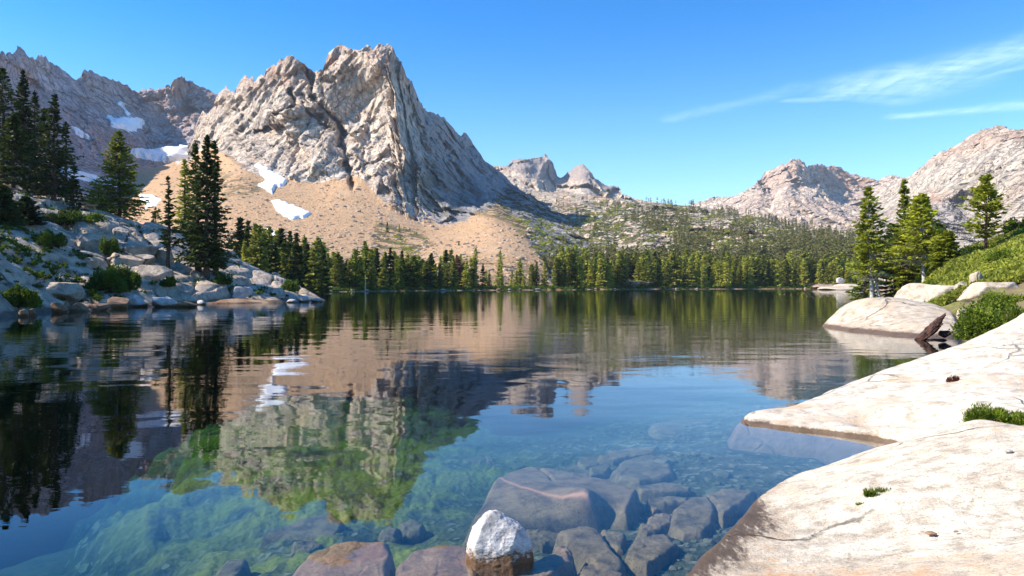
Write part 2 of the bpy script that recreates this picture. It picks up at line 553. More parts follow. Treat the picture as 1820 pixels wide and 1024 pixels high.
def foliage_mat(name, dark, light, trans=0.25, rnd=0.35, nscale=0.7):
    m_, n = mat(name)
    p = n.pos()
    a = n.noise(p, nscale, 4, 0.7)
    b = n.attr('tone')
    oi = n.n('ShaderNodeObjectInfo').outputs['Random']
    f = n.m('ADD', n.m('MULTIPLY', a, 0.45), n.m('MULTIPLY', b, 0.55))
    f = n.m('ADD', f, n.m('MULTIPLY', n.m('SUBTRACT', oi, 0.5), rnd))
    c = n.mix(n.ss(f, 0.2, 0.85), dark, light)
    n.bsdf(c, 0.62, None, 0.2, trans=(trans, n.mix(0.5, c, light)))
    return m_


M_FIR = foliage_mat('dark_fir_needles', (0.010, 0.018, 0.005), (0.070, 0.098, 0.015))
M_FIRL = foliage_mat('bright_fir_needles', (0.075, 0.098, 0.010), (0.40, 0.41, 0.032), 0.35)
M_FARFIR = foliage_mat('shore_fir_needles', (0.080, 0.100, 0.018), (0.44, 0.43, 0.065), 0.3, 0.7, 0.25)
M_HILLFIR = foliage_mat('hill_fir_needles', (0.045, 0.055, 0.020), (0.25, 0.225, 0.075), 0.2, 0.3, 0.03)
M_DECID = foliage_mat('yellow_green_leaves', (0.07, 0.10, 0.010), (0.27, 0.31, 0.030), 0.35, 0.3)
M_RED = foliage_mat('russet_dead_needles', (0.10, 0.035, 0.020), (0.24, 0.10, 0.06), 0.2, 0.3)
M_BUSH = foliage_mat('shrub_leaves', (0.022, 0.042, 0.006), (0.115, 0.175, 0.018), 0.3, 0.5, 1.2)
M_BUSHL = foliage_mat('bright_shrub_leaves', (0.055, 0.085, 0.008), (0.27, 0.34, 0.028), 0.35, 0.2, 0.8)
M_COVER = foliage_mat('ground_cover_leaves', (0.075, 0.095, 0.012), (0.37, 0.385, 0.050), 0.35, 0.0, 0.22)
M_BARK = simple_noise_mat('bark', (0.05, 0.035, 0.025), (0.15, 0.10, 0.07), 6, bd=0.03, world=False)
M_BARKW = simple_noise_mat('bleached_bark', (0.30, 0.25, 0.21), (0.62, 0.56, 0.50), 5, bd=0.02, world=False)
M_BARKR = simple_noise_mat('reddish_bark', (0.09, 0.04, 0.025), (0.24, 0.11, 0.07), 5, bd=0.03, world=False)
M_SNOW = simple_noise_mat('snow', (0.66, 0.64, 0.62), (0.90, 0.90, 0.90), 0.16, bd=0.6, lo=0.28, hi=0.52)
M_WOOD = simple_noise_mat('dark_red_driftwood', (0.022, 0.012, 0.009), (0.105, 0.050, 0.036), 9, bd=0.03)

# ------------------------------------------------------------------ the lake outline (world x, y)
LAKE = [(-70, -60), (-60, 0), (-40, 24)]
for q in [(0, 565), (60, 556), (130, 551), (200, 548), (300, 542), (400, 540), (500, 538), (545, 536), (577, 534)]:
    LAKE.append(PZ(*q)[:2])
LAKE += [(-27, 88), (-38, 108), (-46, 135), (-44, 155), (-34, 170), (-24, 186), (-8, 200), (10, 214), (20, 216),
         (26, 236), (50, 250), (90, 262), (125, 268), (150, 262), (118, 236), (106, 205), (88, 160), (60, 110), (47, 88),
         (38, 66), (28, 46), (21.5, 36), (15.5, 29), (15.0, 21.5), (11.5, 17.5), (9.0, 14.5), (6.0, 11.5), (4.0, 9.6), (2.7, 8.3)]
for q in [(1345, 790), (1390, 835), (1370, 860), (1330, 892), (1280, 940), (1240, 980), (1200, 1024)]:
    LAKE.append(PZ(*q)[:2])
LAKE += [(0.4, 2.6), (0.0, 1.2), (-2.5, 0.2), (-9, -1.5), (-20, -20), (-24, -60)]


def bed_z(sd):
    return -(0.22 + 0.125 * np.maximum(sd, 0) ** 1.32)


def ground_z(x, y):
    sd = sdist(x, y, LAKE)
    r = np.hypot(x, y)
    dep = np.maximum(bed_z(sd), -8.0) * sstep(sd, -0.05, 0.5)
    nr = fbm(x * 2.2, y * 2.2, 0 * x, 4, 3) * 0.07 + fbm(x * 0.5, y * 0.5, 0 * x, 3, 4) * 0.14 * sstep(sd, 0.5, 3)
    land = 0.12 + 0.55 * (1 - np.exp(np.minimum(sd, 0) / 4)) + 0.012 * np.minimum(-np.minimum(sd, 0), 300)
    land = land + fbm(x * 0.3, y * 0.3, 0 * x, 4, 5) * 0.25 * sstep(-sd, 0, 8)
    near_r = sstep(r, 26, 14)
    land = land * (1 - near_r) + (-0.5) * near_r
    z = np.where(sd > 0, dep + nr, land * sstep(-sd, 0, 1.5) + 0.0 + nr * 0.3)
    return np.where(near_r > 0, np.minimum(z, -0.26 * near_r + nr * 0.6), z)


th = np.concatenate([np.radians(np.linspace(-180, -44, 90, endpoint=False)), np.radians(np.linspace(-44, 44, 620, endpoint=False)),
                     np.radians(np.linspace(44, 180, 91))])
rr = np.exp(np.linspace(math.log(0.5), math.log(6000), 520))
R_, T_ = np.meshgrid(rr, th, indexing='ij')
GX = R_ * np.sin(T_); GY = R_ * np.cos(T_)
GZ = ground_z(GX, GY)
ALG = sstep(sdist(GX, GY, [(-2.5, 5.9), (-1.7, 5.2), (-1.0, 5.3), (-0.75, 6.5), (-0.8, 9), (-1.2, 13), (-2.2, 18), (-7.0, 19), (-5.5, 12), (-4.2, 8.5)]) + fbm(GX * 1.3, GY * 1.3, 0 * GX, 4, 2) * 1.3, -2.4, 1.0)
GZ = np.where(ALG > 0, np.maximum(GZ, GZ * (1 - ALG) + ALG * np.maximum(GZ, -0.45 - 0.065 * np.maximum(GY - 5, 0))), GZ) + ALG * np.abs(fbm(GX * 5, GY * 5, 0 * GX, 3, 12)) * 0.12
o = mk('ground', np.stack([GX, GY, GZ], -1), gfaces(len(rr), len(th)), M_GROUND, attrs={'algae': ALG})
tag(o, kind='structure')

# water: one closed body with a calm rippled surface and clear blue-green water below it
M_WATER, n = mat('lake_water')
p = n.wpos()
mask = n.ss(n.noise(p, 0.045, 2), 0.42, 0.62)
pm = n.map(p, (1, 1.0, 1), (0, 0, 0.25))
r1 = n.noise(n.map(p, (0.55, 1.0, 1), (0, 0, 0.1)), 0.55, 2, 0.5, 0.3)
r2 = n.noise(n.map(p, (0.6, 1.6, 1), (0, 0, -0.2)), 3.2, 3, 0.5, 0.4)
hgt = n.m('ADD', n.m('MULTIPLY', r1, 0.017), n.m('MULTIPLY', r2, n.m('ADD', 0.0007, n.m('MULTIPLY', mask, 0.0032))))
nb = n.bump(hgt, 1.0, 1.0)
gi = n.n('ShaderNodeNewGeometry').outputs['Incoming']
cs = n.m('ABSOLUTE', n.vm('DOT_PRODUCT', gi, nb, out=1))
fr = n.m('ADD', 0.02, n.m('MULTIPLY', 0.98, n.m('POWER', n.m('SUBTRACT', 1.0, cs, clamp=True), 5.0)))
gl = n.n('ShaderNodeBsdfGlossy'); gl.inputs['Roughness'].default_value = 0.0
n.put(gl.inputs['Color'], (0.96, 0.97, 1.0)); n.put(gl.inputs['Normal'], nb)
tr = n.n('ShaderNodeBsdfTransparent')
mx = n.n('ShaderNodeMixShader'); n.put(mx.inputs[0], fr)
n.t.links.new(tr.outputs[0], mx.inputs[1]); n.t.links.new(gl.outputs[0], mx.inputs[2])
va = n.n('ShaderNodeVolumeAbsorption'); n.put(va.inputs['Color'], (0.34, 0.66, 0.64)); va.inputs['Density'].default_value = 0.50
out = n.n('ShaderNodeOutputMaterial')
n.t.links.new(mx.outputs[0], out.inputs['Surface']); n.t.links.new(va.outputs[0], out.inputs['Volume'])
bx = [(-400, -150), (500, -150), (500, 420), (-400, 420)]
V = [(x, y, -12.0) for x, y in bx] + [(x, y, 0.0) for x, y in bx]
o = mk('water', V, np.array([[3, 2, 1, 0], [4, 5, 6, 7], [0, 1, 5, 4], [1, 2, 6, 5], [2, 3, 7, 6], [3, 0, 4, 7]]), M_WATER, smooth=False)
tag(o, kind='structure')


# ------------------------------------------------------------------ mountains: sculpted relief surfaces with a back side
RNG = np.random.default_rng(7)


class Relief:
    def __init__(s, name, top, bot, dctl, nu, nv, amp, scale, mat_, seed, attrs=None, grooves=(), back=0.8, aniso=(1, 1, 1),
                 rough_fn=None, shear=0.0, vpow=1.0, jag=1.0, ang=lambda p: 0.6 + 0 * p):
        top = np.array(top, float); bot = np.array(bot, float)
        px = np.linspace(top[0, 0], top[-1, 0], nu)
        ty = np.interp(px, top[:, 0], top[:, 1]); by = np.interp(px, bot[:, 0], bot[:, 1])
        v = np.linspace(0, 1, nv) ** vpow
        PX = np.tile(px, (nv, 1)); PY = by[None] + (ty - by)[None] * v[:, None]
        D = TPS([(a, b) for a, b, _ in dctl], [math.log(c) for _, _, c in dctl], 2e-3)(PX, PY)
        D = np.exp(D)
        gn1 = fbm(PX / 13, PY / 13, 0 * PX, 5, seed + 70) * 9; gn2 = fbm(PX / 13, PY / 13, 0 * PX, 5, seed + 71) * 9
        gm = 0.75 + 0.6 * fbm(PX / 20, PY / 20, 0 * PX, 4, seed + 72)
        for line, wd, dp in grooves:
            gl_ = ldist(PX + gn1, PY + gn2, line)
            D = D + dp * 0.62 * np.exp(-(gl_ / wd) ** 2) * gm
        X = (PX - 910) / F0 * D; Z = H0 - (PY - HZ) / F0 * D; Y = D.copy()
        rf = rough_fn(PX, PY) if rough_fn else 1.0
        xs = X / scale * aniso[0]; ys = Y / scale * aniso[1]; zs = (Z + shear * X) / scale * aniso[2]
        wx = fbm(xs, ys, zs, 3, seed + 50) * 0.5
        r = fbm(xs + wx * 0.4, ys, zs + wx * 0.4, 9, seed, 0.66, True)
        b = fbm(xs * 3.1 - wx, ys * 3.1, zs * 1.4, 7, seed + 9, 0.68, True)
        edge = 0.25 + 0.75 * sstep(np.minimum(v, 1 - v * 0)[:, None], 0, 0.04)
        an = ang(PX)
        hx = X + 0.35 * Y
        q1 = fbm(xs * 0.8, ys * 0.8, zs * 0.8, 3, seed + 90) * 0.45; q2 = fbm(xs * 2.5, ys * 2.5, zs * 2.5, 4, seed + 91) * 0.16
        fu = (hx * np.cos(an) + Z * np.sin(an)) / scale; fv = (-hx * np.sin(an) + Z * np.cos(an)) / scale
        fc = 0
        for sc_, wt_ in ((0.8, 1.35), (2.0, 0.55), (4.6, 0.24), (10.5, 0.13)):
            fc = fc + facet(fu * sc_ * 0.5 + q1 * 0.4 + q2, fv * sc_ * 1.35 + q1 * 0.6 + q2, seed + int(sc_ * 10)) * wt_
        fine_ = fbm(xs * 6, ys * 6, zs * 4, 6, seed + 95, 0.6, True)
        etop = 1 - 0.6 * sstep(v, 0.965, 0.995)[:, None]
        dsp = -etop * (r * 0.22 + b * 0.14 + fc * 0.95 + fine_ * 0.12) * amp * rf * edge
        Y = Y + dsp
        X = X + fbm(xs * 2, ys * 2, zs * 2, 4, seed + 21) * amp * 0.22 * rf * edge * etop * etop
        Z = Z + (fbm(xs * 4, ys * 4, zs * 2, 5, seed + 31, 0.65, True) * amp * 0.13 * rf * edge
                 * (0.6 + 0.9 * v[:, None] ** 8 * jag))
        s.PX, s.PY, s.D = PX, PY, D
        s.V = np.stack([X, Y, Z], -1)
        nb_ = 26
        t = np.linspace(0, 1, nb_ + 1)[1:]
        tx, tyy, tz = X[-1], Y[-1], Z[-1]
        hgt = np.maximum(tz, 4.0)
        tt = t[:, None]
        bz = tz[None] * (1 - tt) - 6 * tt
        byy = tyy[None] + hgt[None] * back * tt ** 0.8 * 1.3 + tt * 8
        bxx = np.tile(tx, (nb_, 1)) * (byy / tyy[None]) ** 0.4
        bz = bz + fbm(bxx / scale, byy / scale, bz / scale, 6, seed + 3, 0.5, True) * amp * 0.3 * np.sin(tt * math.pi)
        Vb = np.stack([bxx, byy, bz], -1)
        A = {k: (f(PX, PY) if f else np.zeros_like(PX)) for k, f in (attrs or {}).items()}
        for k in ('talus', 'veg', 'rust', 'grey'):
            if k not in A:
                A[k] = np.zeros_like(PX)
        A = {k: np.concatenate([a_, np.tile(a_[-1], (nb_, 1))], 0) for k, a_ in A.items()}
        Vall = np.concatenate([s.V, Vb], 0)
        s.o = mk(name, Vall, gfaces(nv + nb_, nu), mat_, attrs=A)
        tag(s.o, kind='structure')
        s.nu, s.nv = nu, nv
        s.px, s.ty, s.by, s.v = px, ty, by, v

    def at(s, px, py):
        px = np.atleast_1d(np.asarray(px, float)); py = np.atleast_1d(np.asarray(py, float))
        j = np.clip(np.round((px - s.px[0]) / (s.px[-1] - s.px[0]) * (s.nu - 1)).astype(int), 0, s.nu - 1)
        f = np.clip((py - s.by[j]) / (s.ty[j] - s.by[j] + 1e-9), 0, 1)
        i = np.clip(np.searchsorted(s.v, f), 0, s.nv - 1)
        return s.V[i, j]

    def patch(s, name, poly, mat_, lift, wob=3.0, seed=1):
        """a thin layer lying on the slope inside a photo-pixel outline"""
        sd = sdist(s.PX, s.PY, poly) + fbm(s.PX / 9, s.PY / 5, 0 * s.PX, 4, seed) * wob
        q = gfaces(s.nv, s.nu)
        keep = (sd.ravel()[q] > -0.4).any(1)
        dy = lift * np.clip(sd / 2.5 + 0.2, -0.25, 1)
        sm = s.V.copy()
        for _ in range(6):
            sm[1:-1, 1:-1] = (sm[1:-1, 1:-1] + sm[:-2, 1:-1] + sm[2:, 1:-1] + sm[1:-1, :-2] + sm[1:-1, 2:]) / 5
        a_ = sstep(sd, 0.5, 4)[..., None]
        V_ = s.V * (1 - a_) + sm * a_
        V_ = V_ + np.stack([0 * dy, -dy * 0.55, dy * 0.85], -1)
        return mk(name, V_, q[keep], mat_, compact=True)


def soft(poly, edge=4, wob=6, sc=14, seed=1):
    def f(PX, PY):
        sd = sdist(PX, PY, poly) + fbm(PX / sc, PY / sc, 0 * PX, 5, seed, 0.6) * wob
        return sstep(sd, -edge, edge)
    return f


# main peak ----------------------------------------------------------------
TOP_MAIN = [(120, 338), (200, 322), (250, 303), (300, 293), (335, 282), (341, 262), (346, 238), (352, 216), (362, 200), (372, 205),
            (380, 190), (390, 178), (398, 165), (406, 158), (412, 163), (420, 173), (426, 160), (430, 149), (436, 140), (441, 139),
            (446, 146), (452, 143), (456, 151), (462, 141), (467, 137), (473, 141), (476, 130), (484, 121), (494, 119), (497, 113),
            (508, 109), (520, 104), (530, 109), (538, 113), (545, 121), (556, 131), (566, 132), (575, 128), (580, 113), (586, 99),
            (594, 89), (600, 82), (605, 79), (613, 84), (625, 95), (640, 91), (645, 93), (652, 89), (664, 91), (675, 85), (690, 82),
            (697, 88), (706, 104), (716, 120), (724, 140), (735, 155), (745, 178), (757, 199), (775, 205), (790, 212), (797, 222),
            (810, 235), (819, 246), (823, 239), (829, 240), (836, 250), (850, 272), (862, 286), (875, 297), (890, 308), (905, 320),
            (918, 335), (935, 347), (955, 358), (1000, 376), (1035, 398), (1060, 420), (1085, 446), (1110, 478)]
BOT_MAIN = [(120, 420), (380, 506), (420, 512), (1110, 514)]
TALUS = [(100, 300), (250, 292), (330, 288), (375, 262), (405, 275), (430, 300), (470, 312), (520, 322), (560, 324), (610, 318), (640, 316),
         (655, 330), (680, 352), (715, 378), (740, 393), (790, 398), (835, 392), (862, 372), (880, 366), (915, 377), (935, 400),
         (945, 430), (975, 470), (985, 530), (100, 530)]
DC = [(690, 85, 760), (605, 80, 810), (640, 95, 775), (520, 105, 800), (560, 132, 800), (440, 140, 900), (400, 165, 990), (360, 205, 1050), (340, 270, 1000),
      (700, 130, 725), (716, 200, 690), (722, 260, 645), (740, 330, 585), (760, 385, 535), (690, 300, 610), (650, 180, 745), (655, 250, 700),
      (600, 190, 745), (560, 290, 640), (470, 190, 790), (420, 230, 800), (400, 265, 730), (480, 305, 625), (560, 322, 600), (620, 318, 590), (660, 340, 560),
      (757, 199, 850), (790, 212, 930), (822, 240, 1010), (810, 300, 790), (790, 340, 660), (830, 388, 540), (850, 340, 760), (880, 305, 1000), (900, 350, 850), (935, 347, 950),
      (880, 370, 600), (935, 400, 520), (960, 380, 800), (1000, 376, 900), (1000, 420, 560), (1035, 398, 850), (1060, 420, 700), (1085, 446, 560), (1110, 478, 430),
      (700, 380, 500), (500, 400, 400), (600, 400, 420), (800, 430, 400), (400, 330, 560), (300, 293, 900), (300, 330, 640), (200, 322, 820), (120, 340, 700),
      (130, 415, 420), (250, 450, 330), (400, 470, 260), (600, 470, 270), (800, 480, 260), (950, 470, 300), (1050, 480, 330), (1100, 512, 310),
      (400, 512, 185), (600, 514, 205), (800, 514, 222), (950, 514, 245)]
GR = [  # (line in pixels, width, depth change): gullies are positive, ribs negative
    ([(548, 130), (560, 180), (600, 225), (612, 265), (618, 300), (628, 330)], 5, 95), ([(640, 225), (632, 270), (640, 305)], 9, -25),
    ([(600, 215), (622, 268), (640, 310)], 5, 30),
    ([(518, 165), (530, 195), (500, 215), (450, 232)], 4, 70), ([(540, 175), (556, 205), (590, 232)], 5, 60), ([(575, 130), (580, 200), (640, 270), (660, 320)], 5, 22),
    ([(512, 150), (470, 200), (410, 245)], 12, -18), ([(590, 215), (585, 270), (560, 310)], 12, -30),
    ([(540, 180), (500, 240), (470, 300)], 12, -20), ([(560, 200), (530, 260), (515, 315)], 5, 20),
    ([(625, 100), (600, 150), (585, 190)], 10, -14), ([(660, 200), (690, 240), (700, 300)], 9, 16),
    ([(700, 250), (705, 310), (720, 360)], 5, 22), ([(680, 170), (640, 240), (650, 300), (700, 360)], 14, -16),
    ([(740, 180), (770, 260), (790, 330), (800, 385)], 7, -34), ([(726, 160), (748, 250), (768, 330)], 6, 26),
    ([(790, 240), (830, 310), (870, 360)], 7, -30), ([(775, 240), (815, 310), (850, 365)], 6, 30),
    ([(825, 250), (870, 310), (930, 370)], 6, -24), ([(850, 330), (900, 370), (960, 440), (1040, 470)], 8, 20),
    ([(900, 330), (960, 385), (1010, 420), (1060, 450)], 8, -30), ([(940, 400), (1000, 440), (1050, 470)], 9, -22)]


def main_rough(PX, PY):
    t = soft(TALUS, 5, 8, 20, 3)(PX, PY)
    low = sstep(PY, 440, 500)
    return (1 - t) * (1 - low * 0.6) + 0.045


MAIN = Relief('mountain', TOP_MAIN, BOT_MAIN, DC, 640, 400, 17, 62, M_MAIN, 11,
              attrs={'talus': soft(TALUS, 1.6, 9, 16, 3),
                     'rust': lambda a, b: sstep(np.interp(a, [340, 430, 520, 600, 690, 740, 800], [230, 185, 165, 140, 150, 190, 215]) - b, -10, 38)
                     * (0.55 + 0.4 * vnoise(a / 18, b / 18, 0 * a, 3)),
                     'grey': lambda a, b: sstep(a - np.interp(b, [80, 200, 300, 400, 500], [705, 735, 750, 772, 900]), -8, 26) * 0.95  # shade of the peak's right-hand face painted in as greyer rock
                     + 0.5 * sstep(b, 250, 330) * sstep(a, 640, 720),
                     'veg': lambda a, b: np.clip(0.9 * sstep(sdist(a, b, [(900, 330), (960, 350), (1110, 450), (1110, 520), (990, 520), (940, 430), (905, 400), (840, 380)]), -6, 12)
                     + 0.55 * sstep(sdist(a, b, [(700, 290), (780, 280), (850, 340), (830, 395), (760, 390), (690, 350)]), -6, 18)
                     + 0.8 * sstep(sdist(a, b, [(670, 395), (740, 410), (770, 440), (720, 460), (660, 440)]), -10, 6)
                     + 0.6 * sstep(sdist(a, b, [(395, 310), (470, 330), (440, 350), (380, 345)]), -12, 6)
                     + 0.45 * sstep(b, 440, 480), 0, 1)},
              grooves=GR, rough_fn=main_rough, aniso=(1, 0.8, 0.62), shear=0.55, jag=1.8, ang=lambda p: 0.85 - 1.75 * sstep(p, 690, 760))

# shaded cirque wall at the left -------------------------------------------
TOP_C = [(-140, 110), (-30, 95), (0, 97), (15, 94), (30, 91), (36, 88), (42, 92), (55, 104), (64, 109), (70, 100), (76, 101), (85, 107),
         (100, 120), (115, 133), (128, 140), (140, 143), (146, 143), (148, 130), (153, 127), (160, 129), (166, 130), (175, 138),
         (187, 142), (200, 147), (215, 150), (225, 155), (230, 153), (235, 162), (250, 171), (256, 164), (262, 164), (270, 160),
         (280, 166), (284, 165), (290, 162), (302, 157), (308, 163), (313, 150), (318, 145), (327, 141), (335, 146), (345, 147),
         (355, 157), (365, 161), (375, 166), (385, 170), (395, 171), (420, 185), (460, 200)]
DCC = [(-140, 110, 560), (0, 97, 760), (60, 106, 900), (110, 130, 1020), (150, 130, 1080), (200, 147, 1200), (250, 170, 1330), (320, 145, 1330),
       (345, 160, 1400), (400, 171, 1430), (460, 200, 1450), (-140, 300, 430), (0, 250, 560), (100, 250, 760), (180, 230, 960), (230, 240, 1030), (290, 230, 1260),
       (340, 240, 1220), (420, 260, 1200), (0, 330, 440), (120, 320, 620), (200, 300, 820), (260, 290, 980), (340, 290, 1050), (460, 330, 1000),
       (0, 350, 400), (200, 345, 620), (400, 345, 800)]
CIRQUE = Relief('mountain', TOP_C, [(-140, 352), (460, 352)], DCC, 460, 260, 27, 95, M_CIRQUE, 31,
                attrs={'rust': lambda a, b: sstep(a, 230, 300) * 0.6 * sstep(230 - b, -20, 40) + 0.2 * sstep(a, 100, 140),
                       'talus': lambda a, b: 0.35 * sstep(sdist(a, b, [(210, 290), (350, 262), (360, 340), (230, 340)]), -4, 8)},
                grooves=[([(255, 168), (262, 220), (270, 275)], 7, 60), ([(330, 150), (345, 200), (350, 250)], 6, 50),
                         ([(145, 140), (190, 210), (240, 262)], 7, 35), ([(320, 150), (310, 210), (305, 265)], 12, -60),
                         ([(75, 105), (130, 200), (190, 280)], 9, -30), ([(352, 215), (352, 250)], 9, -70), ([(225, 160), (232, 215)], 8, -35)],
                aniso=(1, 1, 0.5), shear=-0.35, jag=1.6)

# distant twin caps in the middle ------------------------------------------
TOP_M = [(868, 300), (885, 297), (904, 297), (907, 291), (914, 286), (925, 285), (936, 286), (944, 282), (958, 281), (965, 281), (968, 276),
         (972, 279), (975, 285), (981, 288), (985, 299), (990, 313), (996, 317), (1001, 315), (1008, 309), (1018, 301), (1027, 296),
         (1035, 293), (1042, 297), (1048, 305), (1056, 317), (1063, 321), (1075, 330), (1082, 334), (1090, 332), (1098, 332), (1103, 339),
         (1108, 348), (1125, 353), (1160, 361), (1220, 369), (1260, 372)]
MID = Relief('mountain', TOP_M, [(868, 420), (1260, 420)],
             [(868, 300, 1900), (935, 286, 1850), (985, 300, 1980), (1000, 316, 2000), (1037, 294, 1900), (1090, 332, 1900), (1260, 372, 1500),
              (900, 340, 1500), (960, 340, 1500), (1037, 340, 1550), (1100, 360, 1500), (868, 420, 900), (1060, 420, 900), (1260, 420, 900)],
             300, 120, 26, 110, M_HILL, 41,
             attrs={'rust': lambda a, b: 0.75 * sstep(np.interp(a, [868, 905, 985, 1000, 1035, 1110], [300, 305, 322, 318, 322, 345]) - b, -6, 6),
                    'grey': lambda a, b: 0.9 * sstep(np.interp(a, [868, 905, 985, 1000, 1035, 1110], [290, 302, 322, 318, 322, 345]) - b, -5, 6)},
             grooves=[([(988, 300), (985, 340)], 6, 90), ([(1060, 318), (1075, 345)], 6, 50), ([(970, 285), (955, 330)], 7, -80)],
             aniso=(1.6, 1, 0.4), jag=1.2)

# forested granite hill ------------------------------------------------------
TOP_H = [(820, 372), (900, 352), (950, 342), (1000, 343), (1060, 350), (1100, 357), (1150, 362), (1200, 366), (1240, 370), (1290, 376), (1350, 388),
         (1400, 400), (1450, 409), (1500, 421), (1540, 430), (1600, 446), (1680, 460)]
HILLV = [(1040, 350), (1130, 362), (1240, 368), (1400, 400), (1560, 432), (1680, 470), (1680, 520), (1300, 520), (1180, 455), (1120, 430), (1060, 440), (990, 380)]
HILL = Relief('hill', TOP_H, [(820, 513), (1680, 511)],
              [(820, 372, 1150), (950, 342, 1250), (1060, 350, 1150), (1200, 366, 1000), (1290, 376, 900), (1400, 400, 760), (1540, 430, 560), (1680, 460, 400),
               (1000, 400, 720), (1100, 400, 700), (1200, 400, 660), (1300, 410, 600), (1400, 430, 500), (1500, 450, 420),
               (1060, 440, 480), (1120, 430, 500), (1180, 440, 430), (1250, 430, 500), (1330, 450, 400),
               (1100, 470, 340), (1200, 470, 340), (1300, 475, 340), (1450, 475, 330), (1600, 480, 320), (820, 513, 262), (1000, 512, 272), (1200, 511, 285),
               (1400, 511, 300), (1680, 511, 280)],
              520, 240, 20, 62, M_HILL, 53,
              attrs={'veg': lambda a, b: np.clip(0.55 + 0.45 * sstep(sdist(a, b, HILLV), -20, 20) + 0.3 * sstep(b, 455, 470), 0, 1) *
                     (1 - 0.55 * sstep(360 - b, -8, 6) * sstep(1100 - a, -30, 60)),
                     'rust': lambda a, b: 0.5 * sstep(vnoise(a / 25, b / 9, 0 * a, 5), 0.1, 0.5)},
              grooves=[([(1070, 370), (1090, 420), (1130, 450)], 12, 40), ([(1180, 420), (1185, 450)], 9, 45), ([(1150, 425), (1165, 448)], 14, -45),
                       ([(1225, 410), (1235, 440)], 8, 30), ([(1380, 420), (1420, 450)], 10, 30), ([(1270, 400), (1330, 430)], 12, -20)],
              aniso=(1, 1, 1.3), jag=0.5, back=1.6)

# pale mountain at the right, behind the forest -----------------------------
TOP_R = [(1150, 380), (1200, 372), (1220, 366), (1240, 362), (1257, 356), (1275, 352), (1300, 353), (1315, 346), (1330, 338), (1342, 330), (1350, 322),
         (1358, 309), (1366, 305), (1372, 304), (1380, 300), (1387, 296), (1392, 298), (1400, 290), (1405, 287), (1411, 284), (1418, 284),
         (1424, 289), (1430, 294), (1438, 297), (1450, 295), (1460, 294), (1470, 298), (1480, 299), (1492, 298), (1500, 303), (1510, 307),
         (1525, 315), (1540, 322), (1552, 325), (1560, 324), (1570, 317), (1578, 315), (1600, 317), (1640, 335), (1700, 350)]
FAR = Relief('mountain', TOP_R, [(1150, 445), (1700, 445)],
             [(1150, 380, 2200), (1275, 352, 2300), (1372, 304, 2250), (1415, 284, 2250), (1480, 298, 2700), (1552, 325, 2500), (1600, 317, 2300), (1700, 350, 2200),
              (1250, 400, 1700), (1350, 360, 1850), (1430, 350, 1850), (1480, 370, 1800), (1520, 350, 2250), (1560, 370, 1800), (1640, 400, 1600), (1450, 420, 1400),
              (1150, 445, 1300), (1700, 445, 1200)],
             420, 200, 52, 170, M_FAR, 61,
             attrs={'rust': lambda a, b: 1.0 * sstep(sdist(a, b, [(1425, 285), (1445, 290), (1510, 300), (1550, 325), (1535, 332), (1500, 342), (1462, 322)]), -4, 5)
                    + 0.45 * sstep(sdist(a, b, [(1345, 330), (1370, 300), (1430, 280), (1445, 300), (1400, 330), (1350, 345)]), -6, 8)},
             grooves=[([(1358, 310), (1362, 345), (1372, 400)], 6, 110), ([(1425, 290), (1475, 335), (1530, 370)], 9, -60), ([(1440, 300), (1470, 325), (1520, 350)], 7, 60),
                      ([(1400, 300), (1390, 350), (1420, 400)], 12, -60), ([(1555, 325), (1540, 380)], 9, 60)],
             aniso=(1, 1, 0.8), shear=-0.5, jag=1.0)

# nearer banded mountain at the right edge -----------------------------------
TOP_N = [(1540, 360), (1565, 340), (1585, 327), (1600, 318), (1612, 317), (1625, 307), (1633, 301), (1640, 298), (1648, 289), (1655, 282), (1663, 276), (1670, 272),
         (1680, 270), (1690, 264), (1700, 258), (1710, 254), (1718, 247), (1725, 243), (1737, 236), (1745, 233), (1752, 230), (1760, 227), (1768, 224),
         (1775, 225), (1782, 226), (1790, 229), (1805, 231), (1830, 232), (1880, 224), (1980, 235)]
NEAR = Relief('mountain', TOP_N, [(1540, 480), (1980, 480)],
              [(1540, 360, 1500), (1600, 318, 1450), (1655, 282, 1300), (1710, 254, 1200), (1775, 224, 1120), (1880, 224, 1000), (1980, 235, 900),
               (1600, 400, 1050), (1650, 345, 1080), (1700, 330, 1000), (1660, 380, 900), (1720, 390, 900), (1760, 320, 920), (1820, 350, 720), (1980, 350, 600), (1700, 430, 640), (1600, 450, 700),
               (1820, 420, 500), (1540, 480, 700), (1700, 480, 480), (1980, 480, 350)],
              400, 240, 24, 80, M_RIGHT, 71,
              attrs={'rust': lambda a, b: 0.55 * sstep(sdist(a, b, [(1655, 335), (1685, 345), (1675, 365), (1640, 365)]), -5, 5)
                     + 0.5 * sstep(np.interp(a, [1540, 1655, 1775, 1980], [330, 300, 262, 250]) - b, -8, 16),
                     'grey': lambda a, b: 0.7 * sstep(sdist(a, b, [(1620, 380), (1700, 350), (1760, 350), (1740, 400), (1640, 420)]), -12, 14)},  # shadow on the face turned right, greyed into the rock colour
              grooves=[([(1600, 330), (1690, 290), (1760, 265)], 7, 26), ([(1600, 350), (1700, 320), (1820, 300)], 6, 24), ([(1640, 385), (1720, 352), (1790, 345)], 11, 44),
                       ([(1620, 420), (1700, 405), (1820, 400)], 6, 20), ([(1655, 290), (1650, 340)], 9, -20), ([(1770, 250), (1730, 330)], 10, -26)],
              aniso=(0.6, 1, 1.9), shear=-0.75, jag=1.0)

